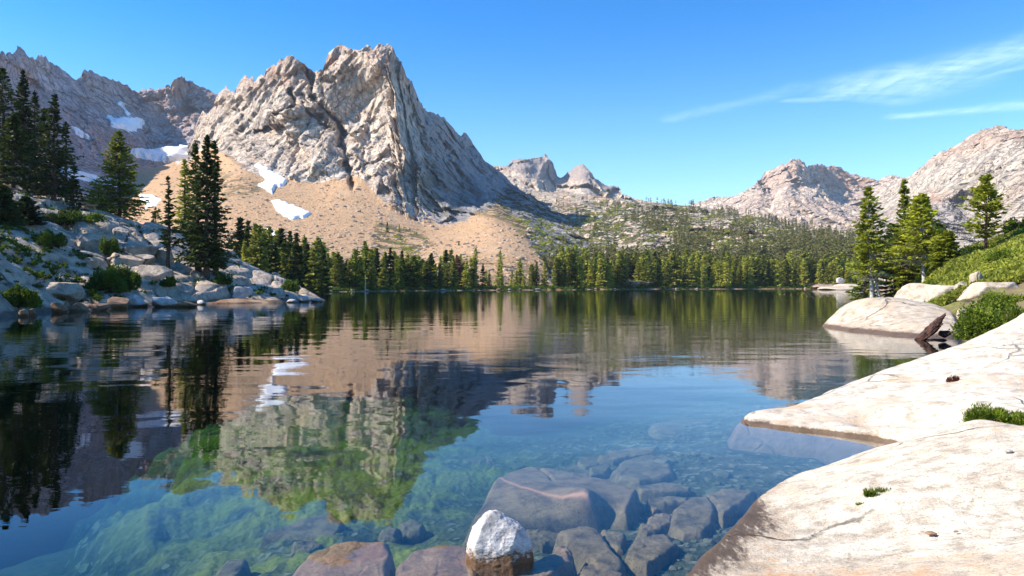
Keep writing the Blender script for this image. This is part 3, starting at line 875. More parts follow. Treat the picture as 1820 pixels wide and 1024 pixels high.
for rel, label, poly, lift in [
        (MAIN, 'upper snow patch in a notch where the orange talus meets the main peak', [(450, 294), (468, 298), (485, 308), (512, 322), (505, 332), (490, 332), (484, 345), (472, 336), (460, 330), (474, 322), (462, 308)], 2.0),
        (MAIN, 'long oval snow patch lying in the middle of the orange talus slope', [(483, 358), (500, 356), (515, 364), (535, 370), (551, 380), (538, 388), (520, 391), (505, 384), (490, 374)], 1.6),
        (MAIN, 'small snow scrap low on the talus just above the tree tops', [(472, 406), (485, 408), (496, 413), (488, 419), (478, 414)], 1.0),
        (MAIN, 'bright snow patch at the left foot of the slope beside the slender fir', [(248, 346), (268, 346), (285, 355), (278, 366), (256, 372), (262, 360), (250, 354)], 1.2),
        (CIRQUE, 'broad snowfield high on the ledge of the shaded cirque wall', [(196, 216), (212, 214), (225, 216), (245, 215), (261, 218), (255, 227), (238, 232), (215, 231), (200, 226)], 7),
        (CIRQUE, 'wide snow band filling the bottom of the cirque between the two ridges', [(240, 276), (262, 275), (290, 277), (315, 274), (350, 268), (345, 284), (320, 296), (290, 293), (262, 288), (250, 284)], 9),
        (CIRQUE, 'thin slanting snow strip on the left wall beside the tall dark firs', [(124, 226), (136, 230), (148, 238), (158, 248), (146, 246), (130, 238)], 4),
        (CIRQUE, 'narrow snow couloir dropping to the high snowfield', [(218, 186), (230, 192), (231, 203), (238, 216), (228, 215), (227, 198)], 4),
        (CIRQUE, 'low snow streak between the dark firs and the bright green fir', [(128, 306), (150, 312), (170, 318), (200, 322), (196, 332), (160, 328), (136, 318)], 4),
        (CIRQUE, 'slim snow strip running up from the left end of the high snowfield', [(188, 204), (196, 208), (204, 216), (196, 214)], 3)]:
    o = rel.patch('snow_patch', poly, M_SNOW, lift)
    tag(o, label, 'snow patch', 'snow patches on the slopes')


# ------------------------------------------------------------------ land near the water: headland at the left, hillside at the right
class Land:
    """terrain sheet on a polar grid, heights by smooth interpolation of surveyed points"""
    def __init__(s, name, ctl, px0, px1, d0, d1, nu, nd, mat_, detail, poly=None):
        pts = [P(*c) if c[3:] == () else c[:3] for c in ctl]
        s.f = TPS([(a, b) for a, b, _ in pts], [c for _, _, c in pts], 2e-3)
        s.detail = detail; s.poly = poly
        px = np.linspace(px0, px1, nu); D = np.exp(np.linspace(math.log(d0), math.log(d1), nd))
        s.X = (px[None] - 910) / F0 * D[:, None]; s.Y = np.tile(D[:, None], (1, nu))
        s.Z, A = s.z(s.X, s.Y, True)
        s.o = mk(name, np.stack([s.X, s.Y, s.Z], -1), gfaces(nd, nu), mat_, attrs=A)
        s.px, s.Dv = px, D

    def z(s, X, Y, full=False):
        z = s.f(X, Y)
        sd = -sdist(X, Y, LAKE)
        dz, A = s.detail(X, Y, z)
        z = np.minimum(z, 60)
        base = np.maximum(z, 0.1) * sstep(sd, 0.0, 3.0) ** 0.6
        z = np.where(sd > 0, base, sd * 0.6)
        if s.poly is not None:
            e = sdist(X, Y, s.poly)
            z = np.where(e > 0, z, z + e * 0.6)
        z = z + dz * sstep(sd, -0.6, 2.0)
        return (z, A) if full else z

    def ray(s, px, py):
        """where the line of sight through a photo pixel meets this land"""
        D = np.exp(np.linspace(math.log(s.Dv[0]), math.log(s.Dv[-1]), 500))
        X = (px - 910) / F0 * D
        z = s.z(X, D)
        zr = H0 - (py - HZ) / F0 * D
        k = np.where(zr < z)[0]
        if len(k) == 0:
            k = [int(np.argmin(zr - z))]
        k = k[0]
        return (float(X[k]), float(D[k]), float(z[k]))


def head_detail(X, Y, z):
    wx = fbm(X * 0.08, Y * 0.08, 0 * X, 3, 5) * 3.0
    f1, ed, cid = voro((X * 0.9 + Y * 0.25 + wx) * 0.11, (Y + wx) * 0.10, 8)
    f1b, edb, cidb = voro((X + wx) * 0.36, (Y * 0.8 + wx) * 0.30, 18)
    block = (cid - 0.5) * 0.9 + 0.55 * np.sqrt(np.clip(ed, 0, 0.5)) + (cidb - 0.5) * 0.30 + 0.22 * np.sqrt(np.clip(edb, 0, 0.4))
    dz = block * 1.25 + fbm(X * 0.5, Y * 0.5, 0 * X, 5, 6) * 0.3 + 0.35 * facet(X * 0.22 + wx * .1, Y * 0.2, 5) - 0.55 * np.exp(-(ed / 0.05) ** 2) - 0.2 * np.exp(-(edb / 0.07) ** 2)
    return dz, {'moss': sstep(ed, 0.10, 0.03)}


HC = [(-60, 505, 38), (0, 475, 46), (-60, 400, 60), (0, 388, 62), (0, 525, 41), (60, 510, 48), (100, 440, 60), (70, 392, 70), (150, 392, 76), (200, 396, 80),
      (240, 404, 84), (290, 422, 85), (340, 441, 86), (400, 458, 84), (440, 470, 84), (480, 490, 82), (520, 508, 79), (545, 520, 77),
      (160, 430, 68), (220, 440, 71), (280, 450, 74), (350, 470, 77), (400, 485, 76), (450, 500, 76), (200, 480, 62), (300, 490, 67), (150, 500, 56), (250, 515, 59),
      (350, 515, 65), (60, 470, 52), (40, 520, 44), (120, 530, 50), (200, 530, 52), (300, 530, 60), (400, 528, 64), (480, 528, 67), (540, 530, 74),
      (45, 350, 88), (110, 362, 92), (150, 385, 95), (-60, 300, 90), (-200, 330, 60), (-250, 200, 100), (-400, 300, 50), (10, 335, 105), (60, 340, 120), (-150, 260, 120)]
HC = [c + () for c in HC]
for x_, y_, z_v in [(-60, 130, 6), (-48, 110, 2.5), (-34, 100, 1.0), (-75, 150, 8), (-62, 112, 8), (-100, 150, 18), (-60, 10, 5), (-50, 25, 4), (-30, 90, 0.5), (-24, 84, 0.3),
                     (-80, 60, 17), (-90, 30, 18), (-95, 90, 25), (-55, 98, 6.5), (-46, 92, 4.5), (-38, 90, 2.0), (-66, 100, 10)]:
    HC.append((x_, y_, z_v, 1))
HEAD = Land('headland', HC, -420, 610, 30, 165, 620, 420, M_HEAD, head_detail)
tag(HEAD.o, kind='structure')


def hill_detail(X, Y, z):
    return fbm(X * 0.35, Y * 0.35, 0 * X, 5, 16) * 0.32 + 0.25 * fbm(X * 1.1, Y * 1.1, 0 * X, 3, 17), {}


RC = [(1820, 412, 62), (1780, 430, 58), (1730, 455, 56), (1690, 472, 56), (1650, 487, 60), (1600, 500, 64), (1560, 504, 66), (1540, 510, 60), (1820, 440, 48), (1760, 460, 47), (1700, 480, 46), (1640, 500, 46),
      (1580, 515, 48), (1820, 470, 36), (1760, 490, 36), (1700, 505, 37), (1640, 520, 38), (1600, 528, 40), (1900, 400, 60), (1900, 450, 38), (1960, 380, 60), (2050, 430, 36),
      (1820, 500, 28), (1760, 520, 29), (1700, 540, 29), (1660, 556, 29), (1620, 555, 31), (1820, 540, 20), (1760, 560, 20.5), (1710, 590, 20.5), (1820, 580, 16), (1760, 600, 17), (1900, 560, 15), (1900, 500, 24), (2100, 520, 20)]
for x_, y_, z_v in [(60, 100, 2.0), (80, 120, 1.6), (120, 170, 1.5), (54, 84, 1.6), (75, 92, 4), (90, 90, 9), (110, 110, 8), (140, 150, 6), (150, 200, 2), (160, 250, 2),
                     (48, 92, .6), (14, 14, 0.9), (18, 13, 1.6), (12.5, 16, 0.3), (66, 78, 4.2), (30, 10, 3)]:
    RC.append((x_, y_, z_v, 1))
M_HSOIL = simple_noise_mat('hillside_soil', (0.07, 0.065, 0.022), (0.20, 0.19, 0.05), 1.6, (0.20, 0.14, 0.09), bd=0.05)
RIGHT = Land('hillside', RC, 1440, 2350, 12.5, 260, 420, 420, M_HSOIL, hill_detail)
tag(RIGHT.o, kind='structure')


# ------------------------------------------------------------------ stones built as solid height fields over an outline
def stone(name, poly, ztop, mat_, res=None, edge=0.06, steep=3.0, depth=0.6, rough=0.02, seed=0, chis=0.0, attrs=None, wob=0.03, nscale=None):
    poly = np.array([p_[:2] for p_ in poly], float)
    lo = poly.min(0); hi = poly.max(0); L = max(hi - lo)
    res = res or L / 90
    m_ = depth / steep + 2 * res
    xs = np.arange(lo[0] - m_, hi[0] + m_, res); ys = np.arange(lo[1] - m_, hi[1] + m_, res)
    X, Y = np.meshgrid(xs, ys)
    ns = nscale or 1.0 / L
    sd = sdist(X, Y, poly) + fbm(X * ns * 6, Y * ns * 6, 0 * X, 4, seed + 1) * wob * L
    Z = ztop(X, Y) if callable(ztop) else np.full(X.shape, ztop)
    rnd = np.where(sd > 0, -edge * (1 - np.clip(sd / edge, 0, 1)) ** 2, sd * steep - edge)
    Zs = fbm(X * ns * 5, Y * ns * 5, 0 * X, 7, seed, 0.55) * rough * 1.3
    if chis:
        f1, ed, cid = voro(X * ns * 4 + Zs * 5, Y * ns * 4, seed)
        Zs = Zs + (cid - 0.5) * chis * sstep(ed, 0, 0.08)
    Z = Z + rnd + Zs
    X = X + fbm(X * ns * 9, Y * ns * 9, Z * ns * 9, 3, seed + 5) * res * 1.2
    q = gfaces(len(ys), len(xs))
    keep = (sd.ravel()[q] > -depth / steep).all(1)
    A = {k: f(X, Y) for k, f in attrs.items()} if attrs else None
    V_ = np.stack([X, Y, Z], -1)
    return mk(name, V_, q[keep], mat_, compact=True, attrs=A)


_ico = {}


def ico(n):
    if n not in _ico:
        import bmesh
        bm = bmesh.new()
        bmesh.ops.create_icosphere(bm, subdivisions=n, radius=1.0)
        V_ = np.array([v.co[:] for v in bm.verts]); F_ = np.array([[v.index for v in f.verts] for f in bm.faces])
        bm.free()
        _ico[n] = (V_, F_)
    return _ico[n]


def rock_shape(size, seed, n=4, cuts=9, rough=0.06, cut_lo=0.62):
    r = np.random.default_rng(seed)
    U_, F_ = ico(n)
    rad = np.full(len(U_), 1.0)
    npl = cuts + 7
    for k_ in range(npl):
        nv_ = r.normal(size=3); nv_ /= np.linalg.norm(nv_)
        if k_ == 0: nv_ = np.array([r.normal(0, .12), r.normal(0, .12), 1.0]); nv_ /= np.linalg.norm(nv_)
        dd = r.uniform(cut_lo, 0.90) if k_ else r.uniform(cut_lo + 0.02, 0.8)
        c_ = U_ @ nv_
        rad = np.minimum(rad, np.where(c_ > 0.05, dd / np.maximum(c_, 0.05), 9))
    V_ = U_ * rad[:, None]
    nz = fbm(V_[:, 0] * 1.6 + seed, V_[:, 1] * 1.6, V_[:, 2] * 1.6, 6, seed, 0.55)
    nz2 = fbm(V_[:, 0] * 5 + seed, V_[:, 1] * 5, V_[:, 2] * 5, 5, seed + 2, 0.6, True)
    V_ = V_ * (1 + nz * rough * 1.5 + nz2 * rough * 0.35)[:, None]
    V_ = V_ / np.abs(V_).max(0)
    return V_ * np.array(size) / 2, F_


def boulder(label, px0, px1, py_top, py_bot, mat_, seed, cat='boulder', group=None, D=None, z=None, dy=0.8, cuts=9, rough=0.05, tilt=0.0,
            name='boulder', sink=0.15, land=None):
    """a free-standing rock whose foot is seen at row py_bot"""
    cx = (px0 + px1) / 2
    if D is None:
        D = H0 * F0 / (py_bot - HZ) if land is None else land.ray(cx, py_bot)[1]
    w_ = (px1 - px0) / F0 * D; h_ = (py_bot - py_top) / F0 * D
    V_, F_ = rock_shape((w_, w_ * dy, h_ * (1 + sink)), seed, 5, cuts + 6, rough * 0.8, 0.5)
    if tilt:
        c_, s_ = math.cos(tilt), math.sin(tilt)
        V_ = V_ @ np.array([[c_, 0, -s_], [0, 1, 0], [s_, 0, c_]])
    o = mk(name, V_, F_, mat_)
    bx_, by_, bz_ = P(cx, (py_top + py_bot) / 2, D)
    o.location = (bx_, by_ + w_ * dy * 0.30, bz_ - h_ * sink * 0.5)
    tag(o, label, cat, group)
    return o


def pxpoly(pts, z):
    return [PZ(a, b, z) for a, b in pts]


# the two pale granite slabs in the right foreground
def tps3(pts):
    return TPS([(a, b) for a, b, _ in pts], [c for _, _, c in pts], 1e-3)


# lower slab
LB = [PZ(*q) for q in [(1200, 1024), (1240, 980), (1280, 940), (1330, 892), (1370, 862)]]
zc = LB + [(0.62, 3.2, 0), (0.4, 2.4, 0.0), (0.2, 1.2, 0.0), P(1410, 845, 6.0), P(1470, 830, 6.2), P(1550, 800, 6.1), P(1640, 775, 6.0), P(1700, 757, 5.8),
           P(1740, 744, 5.75), P(1790, 752, 5.7), P(1850, 760, 5.6), P(1960, 740, 5.8), P(1400, 930, 4.75), P(1500, 900, 4.75), P(1600, 850, 4.9), P(1500, 1020, 3.72),
           P(1350, 1020, 3.92), P(1650, 1020, 3.4), P(1800, 1020, 3.1), P(1800, 850, 4.4), P(1700, 820, 4.9), P(1950, 900, 3.9), (1.6, 2.2, 0.42), (2.6, 2.0, 0.55), (1.4, 1.0, 0.5), (3.5, 1.0, 0.8),
           (3.0, 3.0, 0.62), (5, 4, 1.1)]
fB = tps3(zc)
polyB = [p_[:2] for p_ in LB] + [P(1410, 845, 6.05)[:2], P(1470, 830, 6.3)[:2], P(1550, 800, 6.3)[:2], P(1640, 775, 6.2)[:2], P(1700, 757, 6.0)[:2], P(1745, 744, 6.0)[:2],
                                P(1800, 752, 5.95)[:2], P(1900, 755, 5.9)[:2], (6.5, 5.5), (6.5, 0.3), (0.2, 0.3), (0.25, 1.2), (0.42, 2.4), (0.64, 3.2)]


def crackcut(lines, wd, dp):
    def f(X, Y):
        z = 0 * X
        for l in lines:
            dd = ldist(X + fbm(X * 9, Y * 9, 0 * X, 3, 4) * 0.03, Y + fbm(X * 9, Y * 9, 0 * X, 3, 14) * 0.03, l)
            z = z - dp * np.exp(-(dd / wd) ** 2)
        return z
    return f


ckB = crackcut([[P(1735, 880, 4.3)[:2], P(1728, 905, 4.15)[:2], P(1720, 922, 4.0)[:2]], [P(1745, 940, 3.85)[:2], P(1755, 960, 3.75)[:2]],
                [P(1640, 930, 4.1)[:2], P(1670, 955, 3.9)[:2]], [P(1760, 1000, 3.3)[:2], P(1775, 1020, 3.2)[:2]]], 0.006, 0.014)
o = stone('granite_slab', polyB, lambda X, Y: fB(X, Y) + ckB(X, Y) + 0.02 * fbm(X * 0.8, Y * 0.8, 0 * X, 3, 8), M_SLAB, res=0.017, edge=0.10, steep=1.5, depth=1.2,
          rough=0.012, seed=3, wob=0.004, nscale=0.4)
tag(o, 'broad pale granite slab filling the bottom right corner, dark wet band along its waterline', 'rock slab')

zc = [P(1300, 755, 8.3), P(1308, 740, 8.55), P(1330, 728, 8.75), P(1360, 724, 8.8), P(1400, 718, 9.0), P(1450, 702, 9.3), P(1500, 682, 9.6), P(1560, 661, 9.9), P(1620, 641, 10.2), P(1700, 613, 10.4),
      P(1760, 588, 10.6), P(1820, 556, 10.8), P(1900, 515, 11.2), P(1350, 758, 8.15), P(1450, 758, 7.9), P(1540, 742, 7.9), P(1620, 752, 7.4), P(1690, 752, 7.1), P(1500, 725, 8.4), P(1600, 700, 8.6),
      P(1700, 700, 8.0), P(1700, 655, 9.2), P(1820, 640, 8.8), P(1820, 690, 7.9), P(1760, 725, 7.2), P(1850, 740, 6.9), P(1980, 640, 8.5), P(1980, 560, 10),
      (2.75, 9.3, -0.15), (4.2, 10.4, -0.1), (5.8, 11.3, 0.1), (7.6, 12, 0.5), (9.3, 13, 1.2), (6, 6.4, 0.3), (8, 6.5, .6)]
fA = tps3(zc)
polyA = [P(1300, 757, 8.2)[:2], P(1302, 745, 8.45)[:2], P(1318, 733, 8.7)[:2], P(1345, 726, 8.85)[:2], P(1380, 722, 8.95)[:2], P(1410, 716, 9.1)[:2], P(1450, 702, 9.4)[:2], P(1500, 682, 9.7)[:2],
         P(1560, 661, 10.0)[:2], P(1620, 641, 10.3)[:2], P(1700, 613, 10.55)[:2], P(1760, 588, 10.8)[:2], P(1820, 556, 11.0)[:2], P(1900, 515, 11.6)[:2], (13, 11), (12, 6.2), (6.2, 6.3),
         P(1690, 752, 6.9)[:2], P(1620, 757, 7.1)[:2], P(1540, 756, 7.5)[:2], P(1450, 758, 7.8)[:2], P(1370, 762, 8.0)[:2]]
M_SLAB2 = granite_mat('pale_shore_granite_upper', (0.76, 0.66, 0.53), (0.38, 0.30, 0.22), stain_amt=0.8, wet=0.035, crack=0.6)
o = stone('granite_slab', polyA, lambda X, Y: fA(X, Y) - 0.10 * np.exp(-(ldist(X, Y, [P(1545, 745, 7.9)[:2], P(1620, 748, 7.6)[:2], P(1680, 752, 7.3)[:2]]) / 0.22) ** 2)
          + 0.035 * fbm(X * 0.9, Y * 0.9, 0 * X, 4, 18), M_SLAB2, res=0.026, edge=0.16, steep=1.6, depth=1.4, rough=0.022, seed=5, wob=0.003, nscale=0.3)
tag(o, 'sloping pale granite slab rising to the right edge with a rounded nose in the water', 'rock slab')

# pale boulder with its reflection, and the rocks behind it
zc = [PZ(1455, 579), PZ(1500, 587), PZ(1550, 592), PZ(1600, 597), PZ(1640, 604), P(1470, 568, 28.2), P(1490, 556, 28), P(1510, 544, 27.8), P(1530, 534, 27.6), P(1560, 529, 27.8),
      P(1600, 530, 27.4), P(1640, 538, 26.6), P(1680, 549, 25.6), P(1695, 565, 24), P(1520, 565, 26.6), P(1560, 565, 25.4), P(1600, 565, 24.6), P(1640, 575, 23.2), P(1670, 600, 21.6), P(1710, 600, 21.6),
      (14, 30, 0.6), (18, 29, 0.4), (12.6, 30.5, 0.2)]
fC = tps3(zc)
polyC = [PZ(*q)[:2] for q in [(1455, 579), (1500, 588), (1550, 593), (1600, 598), (1640, 605), (1700, 604)]] + [P(1712, 585, 22.5)[:2], P(1700, 560, 25)[:2], P(1682, 548, 26.3)[:2],
        P(1640, 538, 27.6)[:2], P(1600, 530, 28.6)[:2], P(1555, 528, 29)[:2], P(1528, 534, 28.8)[:2], P(1505, 547, 28.8)[:2], P(1480, 562, 28.8)[:2]]
o = stone('boulder', polyC, fC, M_BOULD, res=0.06, edge=0.22, steep=2.2, depth=1.4, rough=0.09, seed=9, wob=0.006, nscale=0.14)
tag(o, 'big pale tan boulder with a pointed left end lying half in the water, reflected below', 'boulder')
V_, F_ = rock_shape((1.35, 0.55, 0.26), 77, 5, 8, 0.34)
c_, s_ = math.cos(0.75), math.sin(0.75)
V_ = V_ @ np.array([[c_, 0, s_], [0, 1, 0], [-s_, 0, c_]])
V2, F2 = rock_shape((0.75, 0.5, 0.35), 78, 3, 6, 0.2)
V3, F3 = rock_shape((0.42, 0.5, 0.26), 79, 3, 6, 0.2)
o = mk('driftwood', np.concatenate([V_, V2 + (0.10, 0, -0.40), V3 + (0.42, 0, -0.12)]), np.concatenate([F_, F2 + len(V_), F3 + len(V_) + len(V2)]), M_WOOD)
o.location = P(1655, 586, 20.9)
tag(o, 'dark red brown snag of driftwood leaning at the right end of the pale boulder', 'driftwood')

for a in [('rounded pale slab of rock behind the pointed boulder, below the green slope', 1612, 1748, 503, 558, M_BOULD, 101, 34, 0.9, 6),
          ('upright weathered rock standing like a post above the pale slabs', 1728, 1756, 477, 512, M_BOULD, 103, 31, 0.8, 7),
          ('small pale rock at the foot of the upright rock', 1700, 1740, 500, 522, M_BOULD, 104, 31.5, 0.9, 7),
          ('flat pale rock shelf at the right edge between two green shrubs', 1736, 1850, 494, 526, M_BOULD, 105, 28, 1.0, 5),
          ('pinkish stone on the upper slope near the right edge', 1795, 1822, 410, 426, M_BOULD, 106, 58, 0.9, 6),
          ('small stone among the shrubs beside the pale boulder', 1704, 1726, 542, 562, M_BOULD, 107, 24, 0.9, 7)]:
    boulder(a[0], a[1], a[2], a[3], a[4], a[5], a[6], D=a[7], dy=a[8], cuts=a[9] - 3, sink=0.8, rough=0.10)
# pale spit with its block across the lake
for i, a in enumerate([('white low rock spit on the far shore below the forest', 1466, 1545, 505, 515, 1.3), ('second pale rock ledge behind the white spit', 1490, 1560, 501, 508, 1.0)]):
    D = H0 * F0 / 8.6 if i == 0 else 262.0
    D = 215.0 if i == 0 else 232.0
    w_ = (a[2] - a[1]) / F0 * D
    V_, F_ = rock_shape((w_, 14, 3.0), 111 + i, 4, 5, 0.05)
    o = mk('rock_ledge', V_, F_, M_BOULD); o.location = ((a[1] + a[2]) / 2 * D / F0 - 910 / F0 * D, D + 4, 0.2 + i * 0.6)
    tag(o, a[0], 'rock ledge')
V_, F_ = rock_shape((3.0, 2.4, 2.0), 121, 3, 6, 0.03, 0.55)
o = mk('boulder', V_, F_, M_WHITE); o.location = P(1493, 498.5, 222)
tag(o, 'white block shaped rock perched on the spit across the lake', 'boulder')


# ------------------------------------------------------------------ vegetation builders
def leafcloud(C, Dir, ln, wd, r, flat=0.0):
    """one narrow leaf quad per centre, laid along Dir with a random roll"""
    n_ = len(C)
    Dir = Dir / (np.linalg.norm(Dir, axis=1, keepdims=True) + 1e-9)
    up = r.normal(size=(n_, 3)); up[:, 2] += flat
    side = np.cross(Dir, up); side /= (np.linalg.norm(side, axis=1, keepdims=True) + 1e-9)
    ln = np.broadcast_to(ln, n_)[:, None]; wd = np.broadcast_to(wd, n_)[:, None]
    a = C - Dir * ln * 0.5; b = C + side * wd * 0.5 - Dir * ln * 0.05; c = C + Dir * ln * 0.5; e = C - side * wd * 0.5 - Dir * ln * 0.05
    V_ = np.stack([a, b, c, e], 1).reshape(-1, 3)
    F_ = np.arange(n_ * 4).reshape(-1, 4)
    return V_, F_


def tube(pts, rads, k=6):
    pts = np.array(pts, float); V_ = []; n_ = len(pts)
    for i in range(n_):
        t = pts[min(i + 1, n_ - 1)] - pts[max(i - 1, 0)]; t /= np.linalg.norm(t) + 1e-9
        u = np.cross(t, (0.13, 0.97, 0.21)); u /= np.linalg.norm(u); v = np.cross(t, u)
        for j in range(k):
            a = 2 * math.pi * j / k
            V_.append(pts[i] + rads[i] * (math.cos(a) * u + math.sin(a) * v))
    F_ = [[i * k + j, i * k + (j + 1) % k, (i + 1) * k + (j + 1) % k, (i + 1) * k + j] for i in range(n_ - 1) for j in range(k)]
    return np.array(V_), np.array(F_)


def join(parts):
    V_ = []; F_ = []; o_ = 0
    for v, f in parts:
        V_.append(v); F_.append(f + o_); o_ += len(v)
    return np.concatenate(V_), np.concatenate(F_)


def conifer_geo(H, R, seed, nbr=150, nsp=14, leaf=(0.44, 0.20), base=0.08, droop=0.25, gap=0.25, lean=(0, 0), twigs=True, power=0.85, asym=0.25, dead=0.0, shag=1.0):
    r = np.random.default_rng(seed)
    zz = np.linspace(-0.04, 1, 9)
    bend = np.cumsum(r.normal(size=(9, 2)), 0) * H * 0.0035
    tp = np.stack([bend[:, 0] + lean[0] * zz * H, bend[:, 1] + lean[1] * zz * H, zz * H], 1)
    tp[:, :2] -= tp[0, :2]
    r0 = 0.018 * H + 0.03
    trunk = tube(tp, [r0 * max(0.06, (1 - max(z_v, 0)) ** 0.8) * (1.35 if i == 0 else 1) for i, z_v in enumerate(zz)], 8)
    t = base + (1 - base) * (r.uniform(0, 1, nbr) ** 1.12)
    t.sort()
    az = np.cumsum(np.full(nbr, 2.399)) + r.normal(0, 0.5, nbr)
    prof = (1 - t) ** power * np.minimum(1, 0.55 + (t - base) / 0.16)
    ph = r.uniform(0, 6.28); ln = R * prof * r.uniform(1 - gap * 1.6, 1.12, nbr) * (1 + asym * np.cos(az - ph)) + 0.03 * R
    # clumpy gaps
    ln *= 1 - gap * 0.9 * (vnoise(t * 13 + seed, np.cos(az) * 1.2, np.sin(az) * 1.2, seed) > 0.25)
    Cs = []; Ds = []; Ls = []; T = []; wood = []; deadw = []
    for i in range(nbr):
        b0 = np.array([np.interp(t[i] * H, tp[:, 2], tp[:, 0]), np.interp(t[i] * H, tp[:, 2], tp[:, 1]), t[i] * H])
        d_ = np.array([math.cos(az[i]), math.sin(az[i]), 0]); sd_ = np.array([-d_[1], d_[0], 0])
        el = (0.55 * t[i] - droop * (1 - t[i]) * 1.0) + r.normal(0, 0.10)
        if dead and t[i] < base + dead * (1 - base) and r.uniform() < 0.75:
            e = b0 + (d_ * 0.95 + np.array([0, 0, el - 0.1])) * ln[i] * 0.9
            deadw.append(tube([b0, (b0 + e) / 2 + r.normal(0, 0.05, 3), e + r.normal(0, 0.08, 3)], [0.03, 0.02, 0.006], 3))
            for _ in range(3):
                m0 = b0 + (e - b0) * r.uniform(0.3, 0.9)
                deadw.append(tube([m0, m0 + (d_ * 0.5 + sd_ * r.choice([-1, 1]) * 0.6 + (0, 0, -0.2)) * ln[i] * 0.3], [0.012, 0.004], 3))
            continue
        k = max(3, int(nsp * (0.35 + 0.65 * ln[i] / R) * r.uniform(0.8, 1.2)))
        s_ = r.uniform(0.12, 1.0, k) ** 0.8
        lat = r.uniform(-1, 1, k) * (0.10 + 0.34 * (1 - s_) ** 0.8 * np.sin(np.minimum(1, s_ * 2.2) * 1.57)) * ln[i]
        zc_ = el * s_ * ln[i] - droop * 0.35 * s_ ** 2 * ln[i] + 0.10 * s_ ** 4 * ln[i] - np.abs(lat) * 0.15 + r.normal(0, 0.018 * H * 0.16, k)
        c_ = b0 + d_ * (s_ * ln[i])[:, None] + sd_ * lat[:, None]; c_[:, 2] += zc_
        dd = d_ * 0.8 + sd_ * (np.sign(lat) * 0.65)[:, None] + r.normal(0, 0.28, (k, 3)) * shag; dd[:, 2] += el * 0.4 - 0.10
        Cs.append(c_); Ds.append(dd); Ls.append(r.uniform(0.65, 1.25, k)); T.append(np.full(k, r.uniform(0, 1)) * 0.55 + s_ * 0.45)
        if twigs and ln[i] > 0.3:
            e = b0 + d_ * ln[i] * 0.85; e[2] += el * ln[i] * 0.85 - droop * 0.25 * ln[i]
            wood.append(tube([b0, (b0 + e) / 2 + (0, 0, 0.02), e], [0.012 + 0.012 * ln[i], 0.008 + 0.006 * ln[i], 0.004], 3))
    # leader
    k = 10
    c_ = np.stack([np.full(k, tp[-1, 0]), np.full(k, tp[-1, 1]), H * np.linspace(0.955, 1.01, k)], 1)
    Cs.append(c_); Ds.append(np.tile([0, 0, 1.0], (k, 1)) + r.normal(0, 0.35, (k, 3))); Ls.append(np.full(k, 0.6)); T.append(np.full(k, 0.7))
    C_ = np.concatenate(Cs); D_ = np.concatenate(Ds); L_ = np.concatenate(Ls); T_ = np.concatenate(T)
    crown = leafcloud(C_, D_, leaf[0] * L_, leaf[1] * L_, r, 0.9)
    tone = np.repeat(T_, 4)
    return trunk, crown, tone, (join(wood) if wood else None), (join(deadw) if deadw else None)


def conifer(name, loc, H, R, seed, leafm, barkm, rz=0.0, **kw):
    root = empty(name, loc, rz)
    trunk, crown, tone, wood, deadw = conifer_geo(H, R, seed, **kw)
    mk('trunk', trunk[0], trunk[1], barkm, root)
    V_, F_ = crown
    if wood is not None:
        nv_ = len(V_)
        V_ = np.concatenate([V_, wood[0]]); mi = np.concatenate([np.zeros(len(F_), int), np.ones(len(wood[1]), int)])
        F_ = np.concatenate([F_, wood[1] + nv_]); tone = np.concatenate([tone, np.zeros(len(wood[0]))])
        mk('crown', V_, F_, [leafm, barkm], root, smooth=False, attrs={'tone': tone}, midx=mi)
    else:
        mk('crown', V_, F_, leafm, root, smooth=False, attrs={'tone': tone})
    if deadw is not None:
        mk('dead_branches', deadw[0], deadw[1], M_BARKW, root)
    return root


def shrub_geo(w_, d_, h_, seed, nleaf, leaf=(0.12, 0.06), lobes=9, upw=0.5, wood=False):
    r = np.random.default_rng(seed)
    L = []
    for i in range(lobes):
        a = r.uniform(0, 6.28); q = math.sqrt(r.uniform(0, 1)) * 0.85
        L.append((q * math.cos(a) * w_ / 2, q * math.sin(a) * d_ / 2, h_ * r.uniform(0.12, 0.66) * (1 - 0.55 * q), r.uniform(0.16, 0.42)))
    k = r.integers(0, lobes, nleaf)
    L = np.array(L)[k]
    u = r.normal(size=(nleaf, 3)); u /= np.linalg.norm(u, axis=1, keepdims=True)
    rad = r.uniform(0.55, 1.0, nleaf) ** 0.5
    sz = np.stack([L[:, 3] * w_ / 2 * 0.9, L[:, 3] * d_ / 2 * 0.9, L[:, 3] * h_ * 0.95], 1)
    bump = 1 + 0.22 * (r.uniform(size=nleaf) > 0.9) * r.uniform(0, 2, nleaf) + 0.35 * vnoise(u[:, 0] * 3 + k, u[:, 1] * 3, u[:, 2] * 3, seed)
    C_ = L[:, :3] + u * sz * (rad * bump)[:, None]
    C_[:, 2] = np.abs(C_[:, 2]) * (0.85 + 0.3 * r.uniform(size=nleaf))
    D_ = u * 0.7 + r.normal(0, 0.5, (nleaf, 3)); D_[:, 2] += upw
    ls = r.uniform(0.6, 1.3, nleaf)
    V_, F_ = leafcloud(C_, D_, leaf[0] * ls, leaf[1] * ls, r)
    tone = np.repeat(np.clip(r.uniform(0, 1, nleaf) * 0.5 + 0.5 * h3(k, k * 0, k * 0, seed), 0, 1), 4)
    st = join([tube([(x * 0.1, y * 0.1, -0.05), (x * 0.5, y * 0.5, z * 0.5), (x, y, z)], [0.03 * h_, 0.02 * h_, 0.008 * h_], 4)
               for x, y, z, _ in np.unique(L, axis=0)])
    return V_, F_, tone, st


